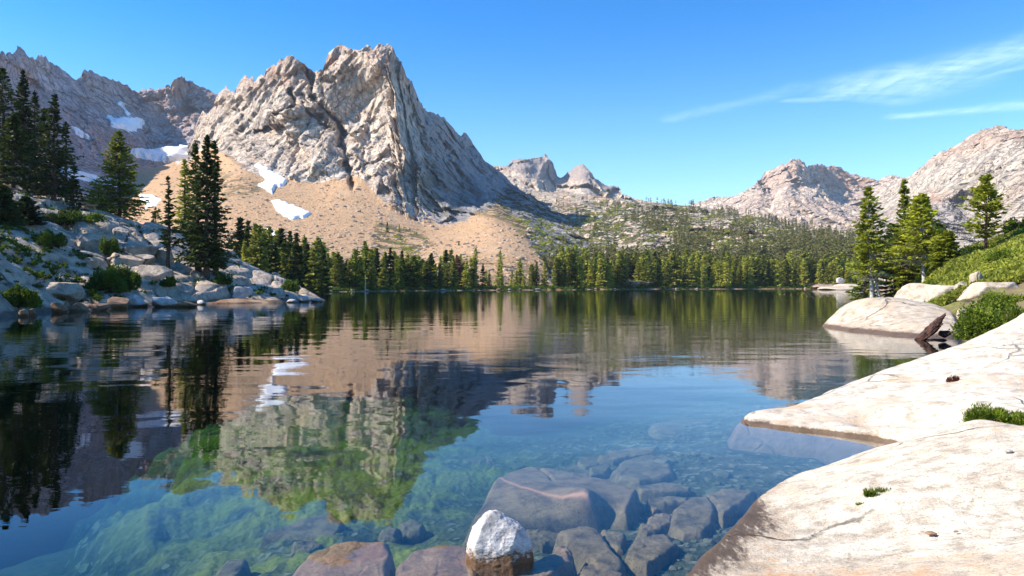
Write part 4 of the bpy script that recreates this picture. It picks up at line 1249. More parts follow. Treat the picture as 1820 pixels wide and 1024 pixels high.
def shrub(label, loc, w_, d_, h_, seed, leafm, nleaf=3000, leaf=(0.12, 0.06), lobes=9, group=None, cat='shrub', name='shrub', upw=0.5):
    root = empty(name, loc)
    V_, F_, tone, st = shrub_geo(w_, d_, h_, seed, nleaf, leaf, lobes, upw)
    mk('foliage', V_, F_, leafm, root, smooth=False, attrs={'tone': tone})
    mk('stem', st[0], st[1], M_BARK, root)
    tag(root, label, cat, group)
    return root


def tree_px(label, px, top, bot, halfw, D, seed, leafm, barkm, land=None, name='fir_tree', group=None, cat='fir tree', **kw):
    if land is not None:
        x, y, z = land.ray(px, bot) if D is None else (P(px, bot, D)[0], D, None)
        if D is None: D = y
    X, Y, Z = P(px, bot, D)
    if land is not None:
        zl = float(land.z(np.array([X]), np.array([Y]))[0])
        zt = P(px, top, D)[2]
        Z = zl - 0.1
        H = zt - Z
    else:
        H = (bot - top) / F0 * D
    o_ = conifer(name, (X, Y, Z), H, halfw * 1.28 / F0 * D, seed, leafm, barkm, **kw)
    tag(o_, label, cat, group)
    return o_


# left group of firs -------------------------------------------------------
for a in [('dark fir cut by the left edge of the picture, top just below the ridge', 4, 122, 375, 52, 84, 1, M_FIR, M_BARK, dict(nbr=300, nsp=24)),
          ('tallest dark fir of the left group with a bare reddish trunk below', 42, 126, 350, 34, 86, 2, M_FIR, M_BARKR, dict(nbr=270, nsp=20, base=0.30)),
          ('dark fir close behind the tallest one, its top reaching half way up', 66, 164, 352, 34, 92, 3, M_FIR, M_BARK, dict(nbr=240, nsp=20)),
          ('slim dark fir with ragged layered branches at the right of the left group', 96, 168, 362, 40, 80, 4, M_FIR, M_BARK, dict(nbr=250, nsp=20, droop=0.35, gap=0.35)),
          ('short dark fir filling the gap under the tall firs at the left edge', 24, 205, 385, 42, 78, 5, M_FIR, M_BARK, dict(nbr=240, nsp=22)),
          ('dark fir with a double crown beside the slim ragged one', 80, 195, 366, 36, 88, 6, M_FIR, M_BARK, dict(nbr=230, nsp=20)),
          ('sparse drooping fir at the right end of the left group', 118, 218, 362, 34, 84, 7, M_FIR, M_BARK, dict(nbr=170, nsp=16, droop=0.45, gap=0.4)),
          ('little dark fir standing just right of the left group', 131, 292, 380, 17, 78, 8, M_FIR, M_BARK, dict(nbr=110, nsp=12)),
          ('low dark fir in front of the left group beside the smooth rock', 6, 330, 470, 50, 60, 9, M_FIR, M_BARK, dict(nbr=240, nsp=22)),
          ('low dark fir beside the thicket under the left group', 46, 350, 452, 34, 63, 10, M_FIR, M_BARK, dict(nbr=200, nsp=18)),
          ('broad bright green fir standing alone above the left headland', 213, 234, 408, 44, 86, 12, M_FIRL, M_BARK, dict(nbr=330, nsp=26, gap=0.18, power=0.75)),
          ('slender sparse fir with a thin bare stem on the headland rocks', 299, 315, 478, 20, None, 13, M_FIR, M_BARK, dict(nbr=120, nsp=11, base=0.22, gap=0.4)),
          ('fir with a bright green top, leftmost of the tight trio on the headland', 329, 284, 442, 27, 84, 14, M_FIRL, M_BARK, dict(nbr=190, nsp=16, gap=0.35)),
          ('left tall fir of the dark trio at the centre of the headland', 352, 256, 482, 36, None, 15, M_FIR, M_BARK, dict(nbr=260, nsp=20, gap=0.3)),
          ('tallest fir of the dark trio on the headland', 367, 243, 490, 42, None, 16, M_FIR, M_BARK, dict(nbr=290, nsp=22, gap=0.32)),
          ('right hand ragged fir of the dark trio, its boughs reaching toward the lake', 384, 252, 492, 46, None, 17, M_FIR, M_BARK, dict(nbr=270, nsp=22, gap=0.42, droop=0.4)),
          ('small yellow green fir left of the broad bright fir', 176, 322, 392, 24, 92, 18, M_FIRL, M_BARK, dict(nbr=130, nsp=14, power=0.5)),
          ('dark little fir between the yellow green one and the broad bright fir', 192, 330, 398, 18, 90, 19, M_FIR, M_BARK, dict(nbr=130, nsp=12, power=0.6)),
          ('pale green young fir behind the slender sparse fir', 277, 370, 426, 20, 92, 20, M_FIRL, M_BARK, dict(nbr=120, nsp=14, power=0.5)),
          ('young dark fir at the foot of the trio', 334, 400, 446, 18, 82, 21, M_FIR, M_BARK, dict(nbr=110, nsp=14, power=0.5))]:
    tree_px(a[0], a[1], a[2], a[3], a[4], a[5], 100 + a[6], a[7], a[8], land=HEAD, group='firs on the left headland', **a[9])
# firs further up the slope, outside the left edge, that shade the headland
fl = [(-0.75 * q_ - 3.5 - 6 * (i_ % 3), q_) for i_, q_ in enumerate(range(34, 92, 8))]
proto = None
for i, (x, y) in enumerate(fl):
    z = float(HEAD.z(np.array([x]), np.array([y]))[0])
    if proto is None:
        proto = conifer('fir_tree', (x, y, z), 16, 3.4, 140, M_FIR, M_BARK, nbr=300, nsp=24, leaf=(0.5, 0.2))
        q = proto
    else:
        q = copy_tree(proto, (x, y, z), i * 1.7, 0.85 + 0.3 * ((i * 37) % 10) / 10)
    tag(q, 'tall dark fir in the wood on the slope beyond the left edge', 'fir tree', 'firs in the wood beyond the left edge')

# right group --------------------------------------------------------------
for a in [('tall fir with two pale leaning trunks at the water end of the right group', 1553, 333, 500, 56, 66, 1, M_FIRL, M_BARKW, dict(nbr=280, nsp=26, base=0.30, lean=(-0.045, 0), gap=0.28, dead=0.1, power=0.8)),
          ('narrow tall fir behind the middle of the right group', 1608, 321, 492, 40, 70, 2, M_FIRL, M_BARK, dict(nbr=260, nsp=22, gap=0.35)),
          ('full fir with a pale bare lower trunk, third of the right group', 1642, 346, 474, 50, 62, 3, M_FIRL, M_BARKW, dict(nbr=290, nsp=26, base=0.26, gap=0.22, dead=0.12, power=0.7)),
          ('dark lower fir between the tall firs of the right group', 1590, 400, 494, 38, 72, 4, M_FIR, M_BARK, dict(nbr=200, nsp=20, power=0.5)),
          ('shaded fir behind the pale trunked fir of the right group', 1622, 388, 484, 40, 74, 5, M_FIR, M_BARK, dict(nbr=200, nsp=20, power=0.5)),
          ('dark fir at the right of the group, partly behind the full one', 1668, 398, 468, 26, 66, 6, M_FIR, M_BARK, dict(nbr=160, nsp=18, power=0.6)),
          ('small bright conical fir right of the group on the green slope', 1686, 412, 474, 23, 58, 7, M_FIRL, M_BARK, dict(nbr=190, nsp=20, gap=0.1, power=0.6)),
          ('yellow green fir at the water edge left of the pale trunks', 1538, 420, 512, 26, 72, 8, M_DECID, M_BARK, dict(nbr=180, nsp=20, power=0.4)),
          ('wind shaped open fir standing alone high on the green slope', 1752, 312, 438, 42, 56, 9, M_FIRL, M_BARKR, dict(nbr=120, nsp=28, gap=0.5, droop=0.1, power=0.55, asym=0.45, base=0.22))]:
    o = tree_px(a[0], a[1], a[2], a[3], a[4], a[5], 200 + a[6], a[7], a[8], land=RIGHT, group='firs on the right bank', **a[9])
    if a[6] == 1:
        tb = tube([(0.9, -0.4, -0.2), (0.45, -0.2, 2.2), (-0.05, 0, 5.0)], [0.17, 0.14, 0.08], 8)
        mk('trunk', tb[0], tb[1], M_BARKW, o)

# trees along the far shore -------------------------------------------------
protos = []
for i in range(9):
    kind = [M_FARFIR, M_FARFIR, M_FARFIR, M_FARFIR, M_FARFIR, M_FIR, M_FARFIR, M_DECID, M_RED][i]
    protos.append(conifer_geo(10, 2.05 + 0.3 * (i % 3), 300 + i, nbr=120, nsp=10, leaf=(0.95, 0.46), base=0.04, twigs=False, gap=0.15 + 0.05 * (i % 3),
                              power=[0.62, 0.75, 0.5, 0.68, 0.55, 0.8, 0.6, 0.45, 0.8][i]) + (kind,))
pm = []
for i, (trunk, crown, tone, _, _, kind) in enumerate(protos):
    r_ = empty('shore_tree', (0, 0, -500))
    a_ = mk('trunk', trunk[0], trunk[1], M_BARK, r_)
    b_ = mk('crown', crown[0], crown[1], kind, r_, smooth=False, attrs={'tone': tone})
    pm.append((a_.data, b_.data))
    for q in (a_, b_, r_):
        bpy.data.objects.remove(q)


def shore_tree(px, D, H, wsc, k, label, group, z=None, cat='fir tree', bark=None):
    x = (px - 910) / F0 * D
    if z is None:
        z = float(ground_z(np.array([x]), np.array([D]))[0]) - 0.1
    r_ = empty('fir_tree', (x, D, z), RNG.uniform(0, 6.28))
    s_ = H / 10
    r_.scale = (s_ * wsc, s_ * wsc, s_)
    for nm, me in zip(('trunk', 'crown'), pm[k]):
        c_ = bpy.data.objects.new(nm, me); COL.objects.link(c_); c_.parent = r_
    tag(r_, label, cat, group)
    return r_


def shore_y(px):
    """distance of the far waterline in a direction"""
    D = np.linspace(95, 330, 470)
    x = (px - 910) / F0 * D
    ins = sdist(x, D, LAKE) > 0
    k = np.where(ins)[0]
    return D[k[-1]] if len(k) else 150.0


for (x0, x1, n_, hlo, hhi, dlo, dhi, lab, grp, kinds) in [
        (418, 575, 44, 8.5, 13.5, 0, 26, 'fir in the wood between the headland and the orange talus', 'firs behind the headland', [0, 1, 3, 5, 5, 4]),
        (570, 845, 66, 7.0, 11.0, 3, 22, 'fir in the belt of trees below the orange talus', 'firs below the orange talus', [0, 1, 2, 5, 3, 5, 7, 4]),
        (850, 985, 14, 5.0, 9.0, 3, 22, 'small fir in the sparse stretch near the middle of the far shore', 'scattered firs at the middle of the far shore', [0, 1, 3, 5]),
        (985, 1535, 156, 9.0, 14.0, 3, 34, 'green fir in the dense wall of trees along the far shore', 'firs in the dense wall on the far shore', [0, 1, 2, 3, 4, 6, 2, 4])]:
    for i in range(n_):
        px = x0 + (x1 - x0) * (i + RNG.uniform(-0.4, 1.4)) / n_
        sy = shore_y(px) if px > 575 else 118 + 10 * RNG.uniform()
        D = sy + RNG.uniform(dlo, dhi) + 1.5
        shore_tree(px, D, RNG.uniform(hlo, hhi) * (1.08 if D > sy + 14 else 0.92), RNG.uniform(0.75, 1.15), int(RNG.choice(kinds)), lab, grp)
for (px, dd, H, ws, k, lab) in [(815, 10, 9.5, 1.5, 8, 'russet dead fir among the green ones left of the middle of the far shore'),
                                (1308 - 318, 8, 8.0, 0.8, 8, 'reddish dead fir at the left end of the dense wall of trees'),
                                (546, 40, 10, 1.4, 7, 'yellow green rounded tree in the belt below the talus, farthest left of its colour'),
                                (735, 8, 9, 1.5, 7, 'yellow green rounded tree in the middle of the belt below the talus'),
                                (765, 5, 9.6, 1.2, 5, 'near black fir beside the yellow green tree of the talus belt'),
                                (648, 24, 13.0, 0.8, 0, 'fir whose top stands highest above the belt below the talus')]:
    sy = shore_y(px)
    shore_tree(px, sy + dd, H, ws, k, lab, 'trees below the orange talus')
    if px == 648: pass
tb = tube([(0, 0, -0.2), (0.1, 0, 1.6), (0.05, 0, 3.8)], [0.16, 0.12, 0.05], 6)
o = mk('dead_tree', tb[0], tb[1], M_BARKW); sy = shore_y(649); o.location = ((649 - 910) / F0 * (sy + 1.5), sy + 1.5, 0.3)
tag(o, 'bare white dead trunk at the waterline below the talus', 'dead tree')
# single trees on the talus
for (px, py, H, ws, k, lab) in [(689, 413, 6.4, 1.0, 5, 'small dark fir alone on the orange talus'), (710, 414, 5.4, 1.0, 0, 'smaller fir right of the lone dark one on the talus'),
                                (888, 474, 7.0, 1.0, 1, 'fir near the foot of the talus at the middle of the picture'), (845, 470, 7.0, 1.2, 4, 'bushy fir half way along the foot of the talus'),
                                (650, 470, 6.0, 1.0, 0, 'little fir above the belt of trees on the talus'), (816, 437, 2.4, 1.6, 5, 'tiny dark fir low on the talus'),
                                (948, 500, 7, .9, 4, 'narrow fir left of the dark hollow by the shore')]:
    q = MAIN.at(px, py)[0]
    shore_tree(0, 1, H, ws, k, lab, 'firs on the talus', z=0).location = (q[0], q[1], q[2] - 0.4)

# low growth patches on talus and on the hill, and the far off wood: masses nobody could count
CG = {}
lowp = [conifer_geo(1.0, 0.19, 400 + i, nbr=26, nsp=5, leaf=(0.16, 0.07), base=0.02, twigs=False, gap=0.15, power=0.6) for i in range(5)]
shp = [shrub_geo(1.0, 1.0, 0.45, 420 + i, 60, (0.22, 0.13), 5) for i in range(4)]


def scatter(name, label, cat, rel_pts, protoV, size, matx, seed):
    r = np.random.default_rng(seed); Vs = []; Fs = []; Ts = []; o_ = 0
    for p_, sz in zip(rel_pts, size):
        V_, F_, T_ = protoV[r.integers(len(protoV))]
        a = r.uniform(0, 6.28); c_, s_ = math.cos(a), math.sin(a)
        w_ = V_ @ np.array([[c_, s_, 0], [-s_, c_, 0], [0, 0, 1]]) * sz
        Vs.append(w_ + p_); Fs.append(F_ + o_); Ts.append(np.clip(T_ * 0.6 + r.uniform(0, 0.5), 0, 1)); o_ += len(V_)
    q = mk(name, np.concatenate(Vs), np.concatenate(Fs), matx, smooth=False, attrs={'tone': np.concatenate(Ts)})
    tag(q, label, cat, kind='stuff')
    return q


PT = [(c[1][0], c[1][1], c[2]) for c in lowp]
PS = [(c[0], c[1], c[2]) for c in shp]
# wood on the hill: density follows the picture's dark bands
r = np.random.default_rng(77)
N_ = 14000
px = r.uniform(960, 1560, N_); f = r.uniform(0, 1, N_)
ty = np.interp(px, HILL.px, HILL.ty)
py = ty + 1 + f * (496 - ty)
dens = 0.10 + 0.9 * sstep(py, np.interp(px, [960, 1120, 1250, 1400, 1560], [480, 474, 462, 440, 425]), np.interp(px, [960, 1120, 1250, 1400, 1560], [490, 486, 476, 452, 432]))
for poly, dv in [([(1180, 364), (1300, 378), (1420, 402), (1550, 432), (1560, 460), (1440, 425), (1330, 396), (1200, 378)], 0.9), ([(1120, 385), (1220, 385), (1230, 420), (1150, 412)], 0.85),
                 ([(1250, 400), (1330, 405), (1350, 450), (1270, 440)], 0.7), ([(1400, 420), (1560, 440), (1560, 510), (1420, 500)], 0.95), ([(1200, 425), (1270, 435), (1260, 460), (1200, 450)], 0.7),
                 ([(1150, 365), (1500, 365), (1560, 430), (1500, 421), (1400, 402), (1290, 382)], 0.9), ([(1380, 400), (1460, 412), (1460, 440), (1400, 430)], 0.85)]:
    dens = np.maximum(dens, dv * sstep(sdist(px, py, poly), -6, 4))
for poly in [[(1120, 425), (1180, 420), (1200, 455), (1150, 462), (1080, 462), (1060, 445)], [(1240, 385), (1290, 388), (1320, 425), (1380, 440), (1390, 458), (1330, 452), (1260, 415)],
             [(1230, 455), (1400, 450), (1400, 462), (1240, 466)]]:
    dens *= 1 - 0.85 * sstep(sdist(px, py, poly) + vnoise(px / 12, py / 6, 0 * px, 6) * 6, -3, 4)
dens *= sstep(vnoise(px / 22, py / 9, 0 * px, 3), -0.55, 0.05)
ok = r.uniform(0, 1, N_) < dens * (0.35 + 0.65 * f)
px, py = px[ok], py[ok]
pts = HILL.at(px, py)
sz = r.uniform(6.0, 12.0, len(pts)) * np.where(pts[:, 1] > 700, 1.0, 0.9)
scatter('forest', 'distant wood covering the rocky hill behind the shore firs', 'forest', pts - (0, 0, 0.6), PT, sz, M_HILLFIR, 5)
# shrubs on the hill and along the lower flank of the main peak
px = r.uniform(1000, 1420, 2600); ty = np.interp(px, HILL.px, HILL.ty); py = ty + 3 + r.uniform(0, 1, 2600) ** 0.9 * (465 - ty)
ok = vnoise(px / 26, py / 7, 0 * px, 13) > 0.12
pts = HILL.at(px[ok], py[ok])
px2 = r.uniform(650, 1080, 3600); py2 = r.uniform(385, 485, 3600)
den = 0.75 * sstep(sdist(px2, py2, [(905, 372), (960, 385), (1050, 425), (1085, 450), (1080, 500), (980, 490), (940, 440), (900, 400)]), -6, 10)
den = np.maximum(den, 0.8 * sstep(sdist(px2, py2, [(672, 404), (720, 402), (760, 428), (740, 456), (690, 440)]), -6, 5))
den = np.maximum(den, 0.10 * sstep(py2, 440, 470)) * (vnoise(px2 / 14, py2 / 6, 0 * px2, 23) > -0.05)
ok2 = (r.uniform(0, 1, 3600) < den) & (py2 > np.interp(px2, MAIN.px, MAIN.ty) + 4)
pts2 = MAIN.at(px2[ok2], py2[ok2])
pts = np.concatenate([pts, pts2])
scatter('undergrowth', 'low dark shrubs dotted over the hill and the lower flank of the main peak', 'undergrowth', pts - (0, 0, 0.3), PS, r.uniform(2.0, 5.5, len(pts)) * np.clip(pts[:, 1] / 500, 0.6, 2), M_FARFIR, 6)
# bank growth along the far shore
px = r.uniform(420, 1540, 2400); sy = np.array([shore_y(a) for a in np.linspace(420, 1540, 200)]); D = np.interp(px, np.linspace(420, 1540, 200), sy) + r.uniform(0.8, 16, 2400)
D = np.where(px < 575, D * 0 + r.uniform(100, 125, 2400), D)
x = (px - 910) / F0 * D
z = ground_z(x, D)
scatter('undergrowth', 'low green brush under the trees along the far bank', 'undergrowth', np.stack([x, D, z - 0.1], 1)[z > 0.15], PS, r.uniform(0.8, 2.6, (z > 0.15).sum()), M_BUSH, 8)

# right hillside cover ------------------------------------------------------
n_ = 150000
px = 1500 + 420 * r.uniform(0, 1, n_); D = np.exp(r.uniform(math.log(19), math.log(80), n_))
x = (px - 910) / F0 * D
z = RIGHT.z(x, D)
lump = fbm(x * 0.55, D * 0.55, 0 * x, 4, 91)
cov = (fbm(x * 0.22, D * 0.22, 0 * x, 3, 92) + 0.55 + lump * 0.35 > 0.05) & (z > 0.25) & (D + 0.35 * x > 36)
lh = 0.12 + 0.55 * np.clip(lump + 0.45, 0, 1)
C_ = np.stack([x, D, z + lh * r.uniform(0.3, 1.0, n_)], 1)[cov]
D_ = r.normal(0, 0.6, C_.shape); D_[:, 2] += 0.7
V_, F_ = leafcloud(C_, D_, 0.0052 * C_[:, 1] * r.uniform(0.6, 1.4, len(C_)) + 0.05, 0.0026 * C_[:, 1] * r.uniform(0.7, 1.3, len(C_)) + 0.02, r)
o = mk('ground_cover', V_, F_, M_COVER, smooth=False, attrs={'tone': np.repeat(np.clip(lump[cov] * 0.7 + 0.5 + r.uniform(-.25, .25, len(C_)), 0, 1), 4)})
tag(o, 'bright yellow green low heath covering the right hillside', 'ground cover', kind='stuff')

for i, a in enumerate([('leafy green shrub between the pale boulder and the rising slab', 1760, 590, 110, 80, 19.5, M_BUSHL, 9000, 0.09),
                       ('leafy green shrub at the right edge above the rising slab', 1830, 570, 90, 62, 17.5, M_BUSHL, 8000, 0.08),
                       ('small green shrub in front of the flat rock shelf', 1775, 545, 90, 30, 24, M_BUSHL, 4500, 0.09),
                       ('dark green shrub on the upper slope at the right edge', 1812, 424, 50, 34, 60, M_BUSH, 2500, 0.22),
                       ('low shrub at the foot of the lone open fir', 1735, 440, 60, 22, 57, M_BUSH, 2000, 0.2),
                       ('dry pale shrub by the water below the pale trunks', 1556, 522, 44, 26, 66, M_COVER, 2500, 0.2),
                       ('green shrub on the heath above the upright rock', 1800, 468, 80, 24, 40, M_BUSHL, 3500, 0.14),
                       ('round shrub on the heath below the small conical fir', 1665, 486, 60, 22, 52, M_BUSHL, 3000, 0.16)]):
    X, Y, Z = P(a[1], a[2], a[5])
    zl = float(RIGHT.z(np.array([X]), np.array([Y]))[0])
    w_ = a[3] / F0 * a[5]; h_ = a[4] / F0 * a[5]
    shrub(a[0], (X, Y, min(Z, zl + 0.1) if a[5] < 30 else zl), w_, w_ * 0.9, h_ * 1.05, 500 + i, a[6], a[7], (a[8], a[8] * 0.5), 14)
# shrubs on the headland
for i, a in enumerate([('big round dark green shrub near the waterline of the headland', 207, 518, 100, 54, M_BUSH, 9000),
                       ('small shrub growing from a crack in the middle of the headland', 197, 455, 36, 36, M_BUSH, 3500),
                       ('dark low shrub on the upper headland beside the forest', 88, 436, 56, 32, M_BUSH, 3500),
                       ('low brown green shrub at the left edge above the shore rocks', 28, 545, 76, 44, M_BUSH, 5000),
                       ('small mossy shrub under the trio of firs', 395, 505, 40, 22, M_BUSH, 2500),
                       ('tuft of pale green growth left of the fir trio', 300, 510, 28, 18, M_BUSH, 1500),
                       ('dark shrub just behind the crest of the headland by the broad fir', 150, 394, 70, 22, M_BUSH, 3000),
                       ('shrub at the right tip of the headland', 521, 518, 36, 26, M_BUSH, 3000),
                       ('dark shrub on the slope under the sparse drooping fir', 105, 400, 70, 30, M_BUSH, 3500),
                       ('rounded green shrub behind the headland tip by the water', 560, 518, 34, 22, M_BUSH, 2500)]):
    x, y, z = HEAD.ray(a[1], a[2])
    shrub(a[0], (x, y, z - 0.05), a[3] / F0 * y, a[3] / F0 * y * 0.8, a[4] / F0 * y * 1.1, 520 + i, a[5], a[6], (0.24, 0.11), 14)

# grass, heath and litter in the hollows of the headland
n_ = 5200
px = r.uniform(-60, 560, n_); D = np.exp(r.uniform(math.log(40), math.log(92), n_)); x = (px - 910) / F0 * D
z = HEAD.z(x, D); e_ = 0.5
z2 = (HEAD.z(x + e_, D) + HEAD.z(x - e_, D) + HEAD.z(x, D + e_) + HEAD.z(x, D - e_)) / 4
ok = (z > 0.5) & ((z2 - z > 0.07) | (vnoise(x * 0.12, D * 0.12, 0 * x, 31) > 0.42)) & (r.uniform(size=n_) < 0.42)
q = scatter('undergrowth', 'low brown green heath and grass in the cracks of the left headland', 'undergrowth', np.stack([x, D, z - 0.06], 1)[ok], PS, r.uniform(0.35, 1.3, ok.sum()), M_BUSH, 12)

# conifer sprigs and tufts growing from the slab cracks
for lab, px_, py_, D, w_, h_, nl, lf, mt in [('bright green juniper sprays growing in the crevice between the two slabs', 1765, 752, 6.9, 0.80, 0.24, 5200, (0.055, 0.010), M_BUSHL),
                                             ('green tuft with spiky leaves rooted in a crack of the lower slab', 1563, 884, 4.75, 0.20, 0.07, 700, (0.05, 0.008), M_BUSHL),
                                             ('tiny green sprig in the slab crack below the spiky tuft', 1530, 895, 4.68, 0.07, 0.04, 200, (0.035, 0.007), M_BUSHL),
                                             ('small dry brown plant on the face of the rising slab', 1697, 676, 8.6, 0.22, 0.14, 400, (0.06, 0.015), M_RED)]:
    X, Y, Z = P(px_, py_, D)
    fz = fB if py_ > 800 else fA
    Z = float(fz(np.array([X]), np.array([Y]))[0])
    shrub(lab, (X, Y, Z - 0.02), w_, w_ * 0.5, h_, 560 + int(px_), mt, nl, lf, 10, None, 'plant', 'plant', 0.9)


# ------------------------------------------------------------------ stones at our feet, most of them under water
def flat(label, pts, z, mat_, seed, tiltx=0.0, tilty=0.0, edge=0.04, depth=0.35, rough=0.012, cat='stone', group=None, steep=4.0, chis=0.0, wob=0.015, name='stone', pz=None):
    zs = z if isinstance(z, (list, tuple)) else [z] * len(pts)
    w3 = [PZ(a, b, c) for (a, b), c in zip(pts, zs)]
    if isinstance(z, (list, tuple)):
        f = tps3(w3 + ([PZ(a, b, c) for a, b, c in pz] if pz else []))
    else:
        cx = sum(p_[0] for p_ in w3) / len(w3); cy = sum(p_[1] for p_ in w3) / len(w3)
        f = lambda X, Y: z + (X - cx) * tiltx + (Y - cy) * tilty
    L = max(max(p_[0] for p_ in w3) - min(p_[0] for p_ in w3), max(p_[1] for p_ in w3) - min(p_[1] for p_ in w3))
    o = stone(name, w3, f, mat_, res=max(0.007, L / 100), edge=edge, steep=steep, depth=depth, rough=rough, seed=seed, chis=chis, wob=wob)
    tag(o, label, cat, group)
    return o


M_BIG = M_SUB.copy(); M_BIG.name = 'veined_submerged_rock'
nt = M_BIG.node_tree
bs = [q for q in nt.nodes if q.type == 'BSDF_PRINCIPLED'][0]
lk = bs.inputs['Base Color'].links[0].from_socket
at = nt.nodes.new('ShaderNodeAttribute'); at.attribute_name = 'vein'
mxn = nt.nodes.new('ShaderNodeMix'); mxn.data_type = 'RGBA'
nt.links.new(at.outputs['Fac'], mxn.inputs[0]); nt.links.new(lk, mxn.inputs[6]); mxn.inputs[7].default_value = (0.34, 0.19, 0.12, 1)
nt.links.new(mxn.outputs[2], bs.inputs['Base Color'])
big = [(818, 968, -.40), (850, 905, -.20), (884, 850, -.11), (900, 840, -.12), (935, 829, -.14), (975, 831, -.15), (1040, 845, -.14), (1090, 853, -.13), (1133, 868, -.13), (1112, 905, -.12),
       (1085, 937, -.28), (1040, 936, -.27), (975, 930, -.25), (905, 924, -.23), (860, 950, -.30)]
vein = [(884, 849), (910, 860), (950, 872), (1000, 884), (1050, 895), (1103, 906)]
w3 = [PZ(*q) for q in big]
fbig = tps3(w3 + [PZ(a, b, -.095) for a, b in vein] + [PZ(990, 860, -.115), PZ(1060, 875, -.11), PZ(930, 850, -.11), PZ(960, 905, -.18), PZ(1040, 918, -.19), PZ(890, 890, -.17)])
vl = [PZ(a, b, -.095)[:2] for a, b in vein]
ckbig = [PZ(960, 832, -.14)[:2], PZ(978, 845, -.13)[:2], PZ(981, 853, -.12)[:2]]
o = stone('boulder', w3, lambda X, Y: fbig(X, Y) - 0.03 * np.exp(-(ldist(X, Y, ckbig) / 0.018) ** 2), M_BIG, res=0.011, edge=0.035, steep=4, depth=0.5, rough=0.008, seed=41, wob=0.006, nscale=0.8,
          attrs={'vein': lambda X, Y: np.exp(-(ldist(X + fbm(X * 8, Y * 8, 0 * X, 3, 4) * 0.02, Y, vl) / 0.016) ** 2)})
tag(o, 'great dark flat topped block under the water crossed by a thin orange vein', 'boulder')

# the white rock that stands out of the water
import bmesh
bm = bmesh.new()
for q in [(-.24, -.12, -.42), (-.15, -.23, -.42), (.10, -.24, -.42), (.25, -.10, -.42), (.22, .18, -.42), (-.18, .20, -.42), (-.20, -.10, -.05), (.20, -.10, -.04), (-.195, -.05, .04), (-.14, -.145, .05), (.07, -.16, .03), (.19, -.06, .05),
          (.15, .12, .06), (-.15, .14, .06), (-.165, -.03, .15), (-.10, -.10, .17), (.10, -.10, .14), (.155, -.03, .13), (.11, .07, .14), (-.11, .10, .16), (-.085, -.02, .245), (-.045, -.045, .262), (-.005, .0, .25), (-.06, .04, .24)]:
    bm.verts.new(q)
bmesh.ops.convex_hull(bm, input=list(bm.verts))
bm.normal_update()
U_, F_ = ico(6); cen = np.array([0, 0, .03]); rad = np.full(len(U_), 9.0)
for f in bm.faces:
    nn = np.array(f.normal[:]); dd = float(nn @ (np.array(f.verts[0].co[:]) - cen)); c_ = U_ @ nn
    rad = np.minimum(rad, np.where(c_ > 0.02, dd / np.maximum(c_, 0.02), 9))
bm.free()
V_ = U_ * rad[:, None] + cen
V_ = V_ * (1 + 0.05 * fbm(V_[:, 0] * 9, V_[:, 1] * 9, V_[:, 2] * 9, 4, 67) + 0.035 * fbm(V_[:, 0] * 24, V_[:, 1] * 24, V_[:, 2] * 24, 6, 66, 0.62, True))[:, None]
V_ = V_ * (1.02, 1.0, 0.84)
o = mk('boulder', V_, F_, M_WHITE); o.location = P(888, 955, 4.30)[:2] + (0.06,)
tag(o, 'white wedge shaped rock standing out of the water with a rusty wet foot', 'boulder')

